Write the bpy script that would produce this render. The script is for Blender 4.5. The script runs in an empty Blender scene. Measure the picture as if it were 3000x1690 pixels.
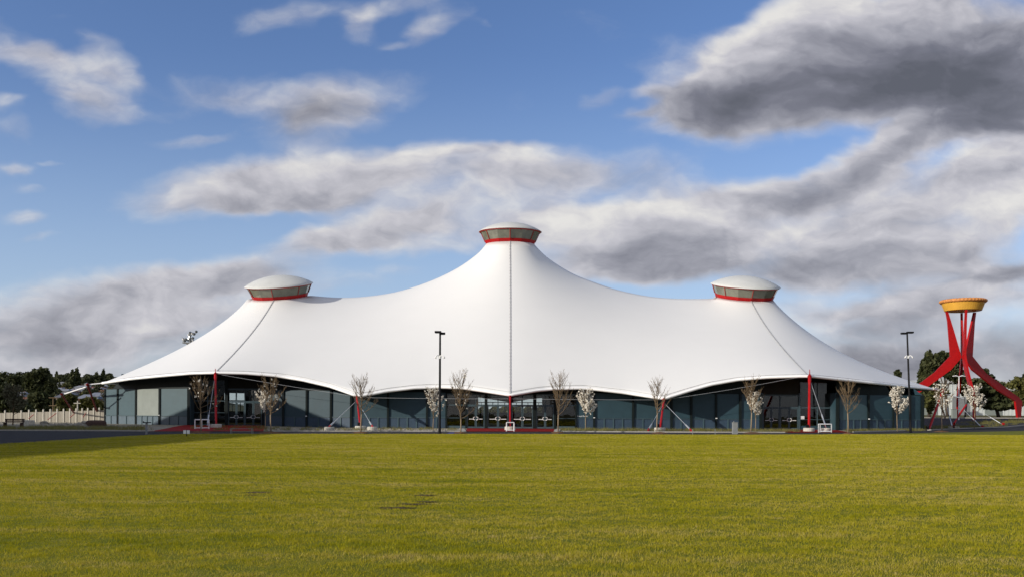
import bpy, math, random
import numpy as np
from mathutils import Vector, Matrix
from mathutils.bvhtree import BVHTree

R = math.radians
scene = bpy.context.scene
COL = scene.collection
random.seed(7)

# ------------------------------------------------------------------ camera
F = 2600.0                      # focal length in pixels of the 3000 px wide frame
HX, HY = 1500.0, 1208.0         # principal point: the horizon lies below the middle of the frame
ROLL = R(0.28)
EYE = Vector((0, 0, 1.7))
cam = bpy.data.cameras.new("camera")
cam.lens = F / 3000 * 36
cam.sensor_width = 36
cam.shift_y = (HY - 845) / 3000
cam.clip_end = 6000
cam_o = bpy.data.objects.new("camera", cam)
COL.objects.link(cam_o)
CM = Matrix.Rotation(R(90), 4, 'X') @ Matrix.Rotation(ROLL, 4, 'Z')
cam_o.matrix_world = Matrix.Translation(EYE) @ CM
scene.camera = cam_o

def sstep(a, b, x):
    t = max(0.0, min(1.0, (x - a) / (b - a)))
    return t * t * (3 - 2 * t)

def gz(x, y):
    """height of the ground"""
    z = 0.12 * sstep(-18, -32, x) * sstep(80, 97, y)
    z += (1.15 * sstep(108, 150, y) + 0.5 * sstep(150, 210, y)) * sstep(42, 52, x)
    return z

def hillz(x, y):
    left = sstep(-0.30, -0.43, x / max(y, 1.0))
    return -0.6 + left * (1.5 * sstep(150, 300, y) + 20 * sstep(380, 950, y) + 37 * sstep(850, 1700, y)) + 6.0 * sstep(300, 900, y)

def ray(px, py):
    d = CM.to_3x3() @ Vector(((px - HX) / F, (HY - py) / F, -1))
    return d / d.y
def P(px, py, Y):
    return EYE + ray(px, py) * Y
def G(px, py):
    d = ray(px, py)
    Y = 60.0
    if d.z < -0.004:
        Y = -EYE.z / d.z
    for _ in range(40):
        p = EYE + d * Y
        h = p.z - gz(p.x, p.y)
        Y = max(3.0, min(170.0, Y + 0.6 * h / max(0.006, -d.z)))
    p = EYE + d * Y
    p.z = gz(p.x, p.y)
    return p

# ------------------------------------------------------------------ materials
MATS = {}
def mat(name, col, rough=0.6, var=0.12, scale=3.0, metal=0.0, bump=0.0, bscale=40.0, col2=None, spec=0.4, stretch=None, coat=0.0):
    if name in MATS:
        return MATS[name]
    m = bpy.data.materials.new(name); m.use_nodes = True
    nt = m.node_tree; N = nt.nodes; L = nt.links
    b = N["Principled BSDF"]
    b.inputs["Roughness"].default_value = rough
    b.inputs["Metallic"].default_value = metal
    b.inputs["Specular IOR Level"].default_value = spec
    b.inputs["Coat Weight"].default_value = coat
    tc = N.new("ShaderNodeTexCoord"); vec = tc.outputs["Object"]
    if stretch:
        mp = N.new("ShaderNodeMapping"); mp.inputs["Scale"].default_value = stretch
        L.new(vec, mp.inputs["Vector"]); vec = mp.outputs["Vector"]
    n = N.new("ShaderNodeTexNoise"); n.inputs["Scale"].default_value = scale
    n.inputs["Detail"].default_value = 6; n.inputs["Roughness"].default_value = 0.65
    L.new(vec, n.inputs["Vector"])
    rp = N.new("ShaderNodeValToRGB")
    c2 = col2 or tuple(min(1, c * (1 + var)) for c in col)
    c1 = col if col2 else tuple(c * (1 - var) for c in col)
    rp.color_ramp.elements[0].position = 0.32; rp.color_ramp.elements[1].position = 0.68
    rp.color_ramp.elements[0].color = (*c1, 1); rp.color_ramp.elements[1].color = (*c2, 1)
    L.new(n.outputs["Fac"], rp.inputs["Fac"]); L.new(rp.outputs["Color"], b.inputs["Base Color"])
    if bump:
        n2 = N.new("ShaderNodeTexNoise"); n2.inputs["Scale"].default_value = bscale; n2.inputs["Detail"].default_value = 4
        L.new(vec, n2.inputs["Vector"])
        bp = N.new("ShaderNodeBump"); bp.inputs["Strength"].default_value = bump; bp.inputs["Distance"].default_value = 0.05
        L.new(n2.outputs["Fac"], bp.inputs["Height"]); L.new(bp.outputs["Normal"], b.inputs["Normal"])
    MATS[name] = m
    return m

def leafmat(name, c1, c2, scale=0.8, trans=0.25):
    """leaf faces: colour differs from leaf to leaf, some light comes through"""
    if name in MATS:
        return MATS[name]
    m = bpy.data.materials.new(name); m.use_nodes = True
    nt = m.node_tree; N = nt.nodes; L = nt.links
    b = N["Principled BSDF"]; b.inputs["Roughness"].default_value = 0.65; b.inputs["Specular IOR Level"].default_value = 0.2
    g = N.new("ShaderNodeNewGeometry")
    n = N.new("ShaderNodeTexNoise"); n.inputs["Scale"].default_value = scale; n.inputs["Detail"].default_value = 3
    L.new(g.outputs["Position"], n.inputs["Vector"])
    a = N.new("ShaderNodeMath"); a.operation = 'MULTIPLY_ADD'
    L.new(g.outputs["Random Per Island"], a.inputs[0]); a.inputs[1].default_value = 0.6
    s = N.new("ShaderNodeMath"); s.operation = 'SUBTRACT'; L.new(n.outputs["Fac"], s.inputs[0]); s.inputs[1].default_value = 0.3
    L.new(s.outputs[0], a.inputs[2])
    rp = N.new("ShaderNodeValToRGB")
    rp.color_ramp.elements[0].color = (*c1, 1); rp.color_ramp.elements[1].color = (*c2, 1)
    L.new(a.outputs[0], rp.inputs["Fac"]); L.new(rp.outputs["Color"], b.inputs["Base Color"])
    t = N.new("ShaderNodeBsdfTranslucent"); L.new(rp.outputs["Color"], t.inputs["Color"])
    mx = N.new("ShaderNodeMixShader"); mx.inputs[0].default_value = trans
    L.new(b.outputs[0], mx.inputs[1]); L.new(t.outputs[0], mx.inputs[2])
    L.new(mx.outputs[0], N["Material Output"].inputs["Surface"])
    MATS[name] = m
    return m

def glassmat(name, tint, refl=0.10, rough=0.01):
    m = bpy.data.materials.new(name); m.use_nodes = True
    nt = m.node_tree; N = nt.nodes; L = nt.links
    N.remove(N["Principled BSDF"])
    t = N.new("ShaderNodeBsdfTransparent"); t.inputs["Color"].default_value = (*tint, 1)
    g = N.new("ShaderNodeBsdfGlossy"); g.inputs["Roughness"].default_value = rough
    tc = N.new("ShaderNodeTexCoord")
    n = N.new("ShaderNodeTexNoise"); n.inputs["Scale"].default_value = 0.7; L.new(tc.outputs["Object"], n.inputs["Vector"])
    bp = N.new("ShaderNodeBump"); bp.inputs["Strength"].default_value = 0.03; bp.inputs["Distance"].default_value = 0.1
    L.new(n.outputs["Fac"], bp.inputs["Height"]); L.new(bp.outputs["Normal"], g.inputs["Normal"])
    lw = N.new("ShaderNodeFresnel"); lw.inputs["IOR"].default_value = 1.5
    a = N.new("ShaderNodeMath"); a.operation = 'ADD'; a.inputs[1].default_value = refl; L.new(lw.outputs[0], a.inputs[0])
    mx = N.new("ShaderNodeMixShader"); L.new(a.outputs[0], mx.inputs[0])
    L.new(t.outputs[0], mx.inputs[1]); L.new(g.outputs[0], mx.inputs[2])
    L.new(mx.outputs[0], N["Material Output"].inputs["Surface"])
    MATS[name] = m
    return m

WHITE = mat("membrane_white", (0.69, 0.69, 0.672), 0.5, 0.012, 0.25)
EDGEW = mat("edge_white", (0.86, 0.86, 0.85), 0.45, 0.02)
STRAP = mat("strap_grey", (0.40, 0.40, 0.40), 0.6, 0.30, 5)
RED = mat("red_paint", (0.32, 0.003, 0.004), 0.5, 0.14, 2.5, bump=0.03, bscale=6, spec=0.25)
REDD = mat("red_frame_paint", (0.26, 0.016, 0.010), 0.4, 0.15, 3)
DOME = mat("dome_grey", (0.52, 0.53, 0.51), 0.45, 0.05, 0.6, spec=0.08)
CAPG = mat("cap_glazing", (0.135, 0.138, 0.105), 0.12, 0.25, 0.9, spec=0.5)
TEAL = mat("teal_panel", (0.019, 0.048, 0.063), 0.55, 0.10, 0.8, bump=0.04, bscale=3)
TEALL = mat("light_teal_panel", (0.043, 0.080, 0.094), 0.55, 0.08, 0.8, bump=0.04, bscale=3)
CREAM = mat("cream_shutter", (0.20, 0.225, 0.205), 0.6, 0.08, 0.8)
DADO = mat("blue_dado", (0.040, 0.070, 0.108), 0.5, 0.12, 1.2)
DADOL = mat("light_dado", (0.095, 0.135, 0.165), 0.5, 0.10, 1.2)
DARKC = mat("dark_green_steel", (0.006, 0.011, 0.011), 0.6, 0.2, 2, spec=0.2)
FRAME = mat("door_frame_teal", (0.045, 0.075, 0.088), 0.4, 0.12, 2)
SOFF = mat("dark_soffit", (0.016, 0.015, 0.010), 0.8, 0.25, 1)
CONC = mat("concrete", (0.46, 0.44, 0.38), 0.85, 0.18, 6, bump=0.3, bscale=30, spec=0.08)
STEEL = mat("galvanised_steel", (0.52, 0.54, 0.55), 0.35, 0.12, 8, metal=0.5)
WPAINT = mat("white_paint", (0.75, 0.75, 0.74), 0.5, 0.05, 6)
BLACK = mat("black_paint", (0.005, 0.005, 0.006), 0.6, 0.2, 5, spec=0.2)
GREYB = mat("grey_cabinet", (0.20, 0.21, 0.21), 0.6, 0.1, 4)
BARK = mat("young_bark", (0.25, 0.185, 0.115), 0.85, 0.3, 25)
TWIG = mat("twig_bark", (0.135, 0.092, 0.048), 0.85, 0.3, 10)
TRUNKD = mat("dark_bark", (0.06, 0.045, 0.035), 0.9, 0.3, 4)
ASPH = mat("asphalt", (0.040, 0.038, 0.038), 0.85, 0.25, 1.5, bump=0.4, bscale=60, spec=0.08)
KERB = mat("kerb_concrete", (0.36, 0.34, 0.30), 0.85, 0.15, 4, spec=0.08)
REDP = mat("red_paving_surface", (0.21, 0.013, 0.010), 0.8, 0.18, 1.2, bump=0.2, bscale=30, spec=0.08)
BLUEP = mat("blue_marking_paint", (0.05, 0.07, 0.22), 0.7, 0.15, 3, spec=0.08)
GRAVEL = mat("gravel_bed_stones", (0.13, 0.12, 0.085), 0.9, 0.5, 9, bump=0.9, bscale=14, col2=(0.40, 0.37, 0.29), spec=0.08)
GROUND = mat("dull_grass_ground", (0.075, 0.075, 0.03), 0.95, 0.4, 0.15, bump=0.5, bscale=3, col2=(0.14, 0.12, 0.05), spec=0.08)
HILLM = mat("hill_scrub", (0.030, 0.036, 0.018), 0.95, 0.4, 0.03, col2=(0.085, 0.075, 0.04), spec=0.08)
SOIL = mat("lawn_soil", (0.10, 0.12, 0.010), 0.95, 0.4, 1.5, col2=(0.18, 0.17, 0.02), bump=0.6, bscale=20, spec=0.08)
MULCH = mat("mulch_bark", (0.13, 0.075, 0.04), 0.95, 0.4, 20, bump=0.6, bscale=30, spec=0.08)
FLOORM = mat("hall_floor", (0.075, 0.055, 0.035), 0.5, 0.15, 0.5)
YELLOW = mat("bowl_yellow", (0.62, 0.33, 0.045), 0.45, 0.10, 0.7)
CRUST = mat("bowl_orange_rim", (0.50, 0.20, 0.05), 0.6, 0.25, 2.5, bump=0.4, bscale=5)
WARE = mat("warehouse_cladding", (0.52, 0.55, 0.53), 0.6, 0.06, 0.3)
WARER = mat("warehouse_roofing", (0.42, 0.43, 0.42), 0.5, 0.08, 0.3)
FENCEM = mat("fence_boards", (0.27, 0.25, 0.21), 0.8, 0.16, 3, stretch=(6, 6, 0.3), spec=0.08)
FENCEP = mat("fence_post_concrete", (0.50, 0.47, 0.40), 0.8, 0.12, 3)
WOODD = mat("dark_timber", (0.060, 0.033, 0.025), 0.8, 0.25, 6)
ROCKM = mat("rock", (0.26, 0.24, 0.20), 0.9, 0.35, 3, bump=0.6, bscale=8, spec=0.08)
GLASS = glassmat("hall_glass", (0.88, 0.90, 0.88), 0.0)
GLASSB = glassmat("rear_glass", (0.95, 0.97, 0.97), -0.03)
BLOSS = leafmat("blossom_white", (0.60, 0.53, 0.42), (0.84, 0.83, 0.76), 3.0, 0.15)
LEAFD = leafmat("dark_leaves", (0.020, 0.030, 0.011), (0.075, 0.080, 0.032), 0.25)
LEAFC = leafmat("conifer_leaves", (0.022, 0.032, 0.012), (0.080, 0.085, 0.032), 0.6)
LEAFO = leafmat("olive_leaves", (0.040, 0.045, 0.012), (0.12, 0.115, 0.03), 0.3)
LEAFS = leafmat("shaded_tree_leaves", (0.05, 0.055, 0.025), (0.20, 0.19, 0.12), 1.0)
TUFT = leafmat("tuft_blades", (0.07, 0.075, 0.02), (0.26, 0.23, 0.07), 0.5)

# ------------------------------------------------------------------ mesh helpers
ORG = {}
def tag(o, label, cat, group=None, kind=None):
    if label: o["label"] = label
    if cat: o["category"] = cat
    if group: o["group"] = group
    if kind: o["kind"] = kind
    return o
def thing(name, loc, label, cat, group=None):
    o = bpy.data.objects.new(name, None); COL.objects.link(o)
    o.location = loc; o.empty_display_size = 0.3
    ORG[o.name] = Vector(loc)
    return tag(o, label, cat, group)
def copy_tree(o, parent=None):
    c = o.copy(); COL.objects.link(c)
    if parent is not None: c.parent = parent
    for ch in list(o.children): copy_tree(ch, c)
    return c

class MB:
    def __init__(s): s.v = []; s.f = []
    def add(s, vs, fs):
        k = len(s.v); s.v += [tuple(v) for v in vs]; s.f += [tuple(i + k for i in f) for f in fs]
        return s
    def obox(s, c, ax, ay, az):
        """box from its centre and three half-axes"""
        c = Vector(c); V = []
        for sz in (-1, 1):
            for sx, sy in ((-1, -1), (1, -1), (1, 1), (-1, 1)):
                V.append(c + ax * sx + ay * sy + az * sz)
        return s.add(V, [(3, 2, 1, 0), (4, 5, 6, 7), (0, 1, 5, 4), (1, 2, 6, 5), (2, 3, 7, 6), (3, 0, 4, 7)])
    def box(s, c, size, rz=0.0):
        ca, sa = math.cos(rz), math.sin(rz)
        return s.obox(c, Vector((ca, sa, 0)) * size[0] / 2, Vector((-sa, ca, 0)) * size[1] / 2, Vector((0, 0, size[2] / 2)))
    def wall(s, a, b, z0, z1, th, off=0.0):
        """upright slab between plan points a and b; off moves it towards the camera side"""
        a = Vector((a[0], a[1], 0)); b = Vector((b[0], b[1], 0)); d = (b - a)
        L = d.length; d.normalize(); n = Vector((d.y, -d.x, 0))
        c = (a + b) / 2 + n * off + Vector((0, 0, (z0 + z1) / 2))
        return s.obox(c, d * L / 2, n * th / 2, Vector((0, 0, (z1 - z0) / 2)))
    def tube(s, p0, p1, r0, r1=None, n=8, caps=True):
        return s.path([p0, p1], [r0, r0 if r1 is None else r1], n, caps)
    def path(s, pts, rad, n=6, caps=True):
        pts = [Vector(p) for p in pts]; k0 = len(s.v); m = len(pts)
        if not hasattr(rad, '__len__'): rad = [rad] * m
        ref = Vector((0, 0, 1)); d0 = (pts[-1] - pts[0]).normalized()
        if abs(d0.z) > 0.9: ref = Vector((0, 1, 0))
        for i, p in enumerate(pts):
            d = (pts[min(i + 1, m - 1)] - pts[max(i - 1, 0)]).normalized()
            u = d.cross(ref).normalized(); w = u.cross(d)
            for j in range(n):
                a = 2 * math.pi * j / n
                s.v.append(tuple(p + (u * math.cos(a) + w * math.sin(a)) * rad[i]))
        for i in range(m - 1):
            for j in range(n):
                a = k0 + i * n + j; b = k0 + i * n + (j + 1) % n
                s.f.append((a, b, b + n, a + n))
        if caps:
            s.f.append(tuple(k0 + j for j in reversed(range(n)))); s.f.append(tuple(k0 + (m - 1) * n + j for j in range(n)))
        return s
    def lathe(s, prof, M, n=32, close=False):
        """prof: (radius, height) pairs round the z axis of matrix M"""
        k0 = len(s.v); m = len(prof)
        for r, h in prof:
            for j in range(n):
                a = 2 * math.pi * j / n
                s.v.append(tuple(M @ Vector((r * math.cos(a), r * math.sin(a), h))))
        for i in range(m - 1):
            for j in range(n):
                a = k0 + i * n + j; b = k0 + i * n + (j + 1) % n
                s.f.append((a, b, b + n, a + n))
        if close:
            s.f.append(tuple(k0 + j for j in reversed(range(n)))); s.f.append(tuple(k0 + (m - 1) * n + j for j in range(n)))
        return s
    def prism(s, poly, d):
        """flat polygon (3-D points) pushed along vector d"""
        n = len(poly); poly = [Vector(p) for p in poly]
        V = [p - d / 2 for p in poly] + [p + d / 2 for p in poly]
        return s.add(V, [tuple(reversed(range(n))), tuple(range(n, 2 * n))] + [(i, (i + 1) % n, n + (i + 1) % n, n + i) for i in range(n)])
    def build(s, name, m, parent=None, smooth=False, loc=None):
        me = bpy.data.meshes.new(name)
        o = bpy.data.objects.new(name, me); COL.objects.link(o)
        if parent is not None:
            org = ORG[parent.name]; o.parent = parent
        else:
            org = Vector(loc) if loc is not None else Vector((0, 0, 0)); o.location = org
        ORG[o.name] = org
        a = np.array(s.v, dtype=np.float64) - np.array(org)
        me.from_pydata([tuple(v) for v in a], [], s.f)
        me.materials.append(m)
        if smooth:
            me.polygons.foreach_set("use_smooth", [True] * len(me.polygons))
        me.update()
        return o

def fast_mesh(name, verts, m, parent=None, k=3, org=(0, 0, 0)):
    """many loose k-gons from an array of shape (n*k, 3)"""
    me = bpy.data.meshes.new(name); nv = len(verts); nf = nv // k
    me.vertices.add(nv); me.vertices.foreach_set("co", (np.asarray(verts) - np.array(org)).astype(np.float32).ravel())
    me.loops.add(nv); me.loops.foreach_set("vertex_index", np.arange(nv, dtype=np.int32))
    me.polygons.add(nf); me.polygons.foreach_set("loop_start", np.arange(0, nv, k, dtype=np.int32))
    me.polygons.foreach_set("loop_total", np.full(nf, k, dtype=np.int32))
    me.update(calc_edges=True); me.materials.append(m)
    o = bpy.data.objects.new(name, me); COL.objects.link(o)
    if parent is not None: o.parent = parent; ORG[o.name] = ORG[parent.name]
    else: o.location = org; ORG[o.name] = Vector(org)
    return o

# ------------------------------------------------------------------ ground
def sheet(name, cols, rows, m, dz, kind="structure"):
    """sheet between a near and a far line (lists of plan points), laid on the ground"""
    b = MB(); n = len(cols)
    for a, c in cols:
        for r in range(rows + 1):
            t = r / rows; x = a[0] + (c[0] - a[0]) * t; y = a[1] + (c[1] - a[1]) * t
            b.v.append((x, y, gz(x, y) + dz))
    for i in range(n - 1):
        for r in range(rows):
            k = i * (rows + 1) + r
            b.f.append((k, k + rows + 1, k + rows + 2, k + 1))
    o = b.build(name, m, smooth=True); o["kind"] = kind
    return o
def interp(tab, x):
    if x <= tab[0][0]: return tab[0][1]
    for (a, ya), (b, yb) in zip(tab, tab[1:]):
        if x <= b: return ya + (yb - ya) * (x - a) / (b - a)
    return tab[-1][1]

LAWN_E = [(-400, 1334), (0, 1300), (200, 1286.5), (330, 1278), (450, 1272), (560, 1269.5), (800, 1269.5), (1500, 1270), (2100, 1272), (2400, 1271.5), (2600, 1269), (2800, 1265), (3000, 1261), (3400, 1252)]
ROAD_E = [(-400, 1259), (0, 1260), (250, 1261), (440, 1262), (760, 1262.5), (1360, 1263.5), (1625, 1263.5), (2100, 1266), (2300, 1266.5), (2500, 1265), (2700, 1259.5), (2860, 1253), (3000, 1248.5), (3400, 1240)]
xs = list(range(-1600, 4601, 50))
lawn_line = [G(x, interp(LAWN_E, x)) for x in xs]
road_line = [G(x, interp(ROAD_E, x)) for x in xs]
# base ground: fine near the hall, coarse to the horizon
b = MB()
gx = [-3000, -1200, -500, -250, -150] + list(range(-110, 131, 6)) + [160, 250, 500, 1200, 3000]
gy = [-300, -100, -30, 0, 30, 60] + list(range(72, 230, 6)) + [260, 320, 420, 700, 1500, 4000]
for x in gx:
    for y in gy: b.v.append((x, y, gz(x, y) - 0.03))
for i in range(len(gx) - 1):
    for j in range(len(gy) - 1):
        k = i * len(gy) + j; b.f.append((k, k + len(gy), k + len(gy) + 1, k + 1))
o = b.build("ground", GROUND, smooth=True); o["kind"] = "structure"

cols = [((l.x * 3 / l.y, 3.0), (l.x, l.y)) for l in lawn_line]
sheet("lawn", cols, 40, SOIL, 0.0)
x_ = lawn_line[0].x * 3 / lawn_line[0].y; x2_ = lawn_line[-1].x * 3 / lawn_line[-1].y
sheet("lawn", [((-30, -25), (x_, 3.0)), ((30, -25), (x2_, 3.0))], 4, SOIL, 0.0)
sheet("road", [((l.x, l.y), (r.x, r.y)) for l, r in zip(lawn_line, road_line)], 8, ASPH, -0.012)
kb = MB()
for i in range(len(xs) - 1):
    a, c = road_line[i], road_line[i + 1]
    if -400 < xs[i] < 420 or 760 <= xs[i] < 1350 or 1650 <= xs[i] < 3400 and not (2280 <= xs[i] < 2470):
        kb.obox((a + c) / 2 + Vector((0, 0.08, 0.02)), (c - a) / 2, Vector((0, 0.09, 0)), Vector((0, 0, 0.07)))
o = kb.build("kerb", KERB); o["kind"] = "structure"

# ------------------------------------------------------------------ pavilion
# plan: wall line by picture column -> depth
WALLY = [(250, 113), (311, 110), (400, 106), (470, 103.3), (553, 101), (777, 100), (833, 99), (1029, 96.6), (1250, 96), (1690, 95.5), (2230, 95), (2456, 95.5), (2705, 98)]
def WP(px, dy=0.0, Y=None):
    Y = (interp(WALLY, px) if Y is None else Y)
    return Vector(((px - HX) / F * Y, Y + dy, 0))
pav = thing("exhibition_pavilion", (0, 118, 0), "huge white three-peaked tensile tent roof over a long blue glass-fronted hall", "pavilion")
PO = ORG[pav.name]

CAPS = [  # centre px of the base ring, depth, base radius px, rim radius px, tilt outwards, tilt towards camera
    dict(px=821, py=870.5, Y=115, rb=78, rr=97, side=-3.0, fwd=14),
    dict(px=1494.5, py=717, Y=119, rb=71.5, rr=91.5, side=0.0, fwd=3.5),
    dict(px=2180, py=872.5, Y=115, rb=82, rr=99, side=2.4, fwd=14)]
for c in CAPS:
    c['o'] = P(c['px'], c['py'], c['Y']); s_ = c['Y'] / F
    c['R'] = c['rb'] * s_; c['RR'] = c['rr'] * s_
    c['M'] = Matrix.Translation(c['o']) @ Matrix.Rotation(R(c['side']), 4, 'Y') @ Matrix.Rotation(R(c['fwd']), 4, 'X')

# silhouette of the roof: ridge lines in picture px
TIPL, TIPR = (300, 1121.5, 106.0), (2742, 1139.5, 103.0)
RIDGE = [
    [(300, 1121.5), (349, 1104), (419, 1074), (489, 1042), (559, 1008.5), (617, 972), (664, 937.5), (699, 906), (724, 877)],
    [(903, 865), (990, 871.5), (1071, 868.5), (1165, 854), (1258, 824.5), (1339, 786), (1397.5, 745), (1423, 717.5)],
    [(1566, 717.5), (1607, 757), (1677, 801), (1747, 829), (1817, 851), (1910, 869), (2003, 875), (2098, 874)],
    [(2262, 881), (2294, 914), (2341, 961), (2399, 1008.5), (2457, 1045), (2527, 1077), (2609, 1104), (2679, 1125), (2742, 1139.5)]]
EDGE = [(300, 1121.5), (384, 1109), (466, 1101), (559, 1093), (635, 1091), (722, 1093), (804, 1099.5), (885, 1112), (967, 1131), (1013, 1147), (1045, 1158.5),
        (1067, 1157), (1131, 1145), (1213, 1135.5), (1289, 1133), (1355, 1135.5), (1407, 1143), (1485, 1155), (1495, 1156.5), (1504, 1155), (1572, 1143), (1624, 1138), (1700, 1136), (1745, 1139.6),
        (1827, 1149), (1910, 1162), (1945, 1166.5), (1956, 1163.5), (2013, 1145.5), (2083, 1125.5), (2165, 1111), (2248, 1104.5), (2347, 1101.5), (2382, 1102), (2500, 1114.5), (2603, 1125.5), (2665, 1133), (2742, 1139.5)]
EDGEY = [(300, 106), (384, 102.6), (466, 99.6), (559, 97), (635, 96), (835, 96.5), (960, 94.8), (1045, 93), (1160, 94), (1270, 94.4), (1380, 93.6), (1495, 92.2), (1600, 93.4), (1720, 93.8), (1840, 93.2), (1945, 91.7), (2060, 92.6), (2160, 92.9), (2370, 92), (2560, 95.5), (2742, 103)]
def edge_pt(px):
    return P(px, interp(EDGE, px), interp(EDGEY, px))
def resample(pts, n):
    pts = [Vector(p) for p in pts]; d = [0]
    for a, c in zip(pts, pts[1:]): d.append(d[-1] + (c - a).length)
    out = []
    for i in range(n):
        t = d[-1] * i / (n - 1); j = 0
        while j < len(d) - 2 and d[j + 1] < t: j += 1
        k = (t - d[j]) / max(1e-9, d[j + 1] - d[j]); out.append(pts[j].lerp(pts[j + 1], k))
    return out
def smooth_px(tab, n):
    """Catmull-Rom through picture points"""
    out = []
    for i in range(n):
        t = (len(tab) - 1) * i / (n - 1); j = min(int(t), len(tab) - 2); k = t - j
        p = [tab[max(0, min(len(tab) - 1, j + q))] for q in (-1, 0, 1, 2)]
        f = lambda a, b_, c, d: 0.5 * (2 * b_ + (c - a) * k + (2 * a - 5 * b_ + 4 * c - d) * k * k + (3 * b_ - a - 3 * c + d) * k ** 3)
        out.append((f(*[q[0] for q in p]), f(*[q[1] for q in p])))
    return out
def ridge3(i, n):
    y0 = [106, 115, 119, 115][i]; y1 = [115, 119, 115, 103][i]
    pp = smooth_px(RIDGE[i], n)
    return [P(a, c, y0 + (y1 - y0) * k / (n - 1)) for k, (a, c) in enumerate(pp)]
def ring(c, n, back=False):
    out = []
    for k in range(n):
        a = math.pi + math.pi * k / (n - 1)
        if back: a = math.pi - math.pi * k / (n - 1)
        out.append(c['M'] @ Vector((c['R'] * math.cos(a), c['R'] * math.sin(a), 0)))
    return out
NR = [30, 33, 40, 33, 40, 33, 30]
def top_line(back):
    L = []
    for s in range(7):
        seg = ridge3(s // 2, NR[s]) if s % 2 == 0 else ring(CAPS[s // 2], NR[s], back)
        if s in (2, 4):  # meet the rings exactly
            pass
        L += seg if s == 0 else seg[1:]
    return L
# ridge ends snapped to ring ends
def fix(L):
    idx = 0; cuts = []
    for s in range(7):
        idx += NR[s] - (1 if s else 0); cuts.append(idx - 1)
    return L, cuts
BOT = [(300, 0), (500, 0), (760, 0), (1330, 0), (1660, 0), (2235, 0), (2505, 0), (2742, 0)]
def bottom_line():
    L = []
    for s in range(7):
        a, c = BOT[s][0], BOT[s + 1][0]
        # the middle column of each ring runs down to its post
        mids = {1: 630, 3: 1495, 5: 2370}
        for k in range(NR[s]):
            if s and k == 0: continue
            t = k / (NR[s] - 1)
            if s in mids:
                m_ = mids[s]; px = a + (m_ - a) * t * 2 if t < 0.5 else m_ + (c - m_) * (t * 2 - 1)
            else: px = a + (c - a) * t
            L.append(edge_pt(px))
    return L
NV = 30
def form_find(top, bot, qh=1.0):
    top = np.array([list(p) for p in top]); bot = np.array([list(p) for p in bot]); n = len(top)
    X = np.zeros((n, NV + 1, 3))
    for r in range(NV + 1):
        t = r / NV; X[:, r] = top * (1 - t) + bot * t
    for it in range(2600):
        new = (qh * (X[:-2, 1:-1] + X[2:, 1:-1]) + X[1:-1, :-2] + X[1:-1, 2:]) / (2 * qh + 2)
        X[1:-1, 1:-1] += 1.0 * (new - X[1:-1, 1:-1])
    return X
top_f, cuts = fix(top_line(False)); top_b, _ = fix(top_line(True))
bot_f = bottom_line()
AX = 119.0
bot_b = [Vector((p.x, 2 * AX - p.y if i not in (0, len(bot_f) - 1) else p.y, p.z)) for i, p in enumerate(bot_f)]
# keep the back edge tied to the same tips
for i, p in enumerate(bot_b):
    t = min(i, len(bot_b) - 1 - i) / 9.0
    if t < 1: bot_b[i] = Vector((p.x, bot_f[i].y + (p.y - bot_f[i].y) * sstep(0, 1, t), p.z))
XF = form_find(top_f, bot_f); XB = form_find(top_b, bot_b)
NC = len(top_f)
mem = MB()
for A, flip in ((XF, False), (XB, True)):
    k0 = len(mem.v); mem.v += [tuple(p) for p in A.reshape(-1, 3)]
    for i in range(NC - 1):
        for r in range(NV):
            a = k0 + i * (NV + 1) + r; q = (a, a + 1, a + NV + 2, a + NV + 1)
            mem.f.append(q if not flip else tuple(reversed(q)))
roof = mem.build("roof_membrane", WHITE, pav, smooth=True)
import bmesh
bm_ = bmesh.new(); bm_.from_mesh(roof.data)
bmesh.ops.remove_doubles(bm_, verts=bm_.verts, dist=0.02)
bmesh.ops.recalc_face_normals(bm_, faces=bm_.faces)
bm_.to_mesh(roof.data)
roof_bvh = BVHTree.FromBMesh(bm_); bm_.free()
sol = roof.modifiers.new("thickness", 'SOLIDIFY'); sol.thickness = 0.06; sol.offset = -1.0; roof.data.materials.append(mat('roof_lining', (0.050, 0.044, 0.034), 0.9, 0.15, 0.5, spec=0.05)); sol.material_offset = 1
def roof_z(x, y, default=4.0):
    h = roof_bvh.ray_cast(Vector((x, y, 60)) - PO, Vector((0, 0, -1)))
    return h[0].z + PO.z if h[0] is not None else default
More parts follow.
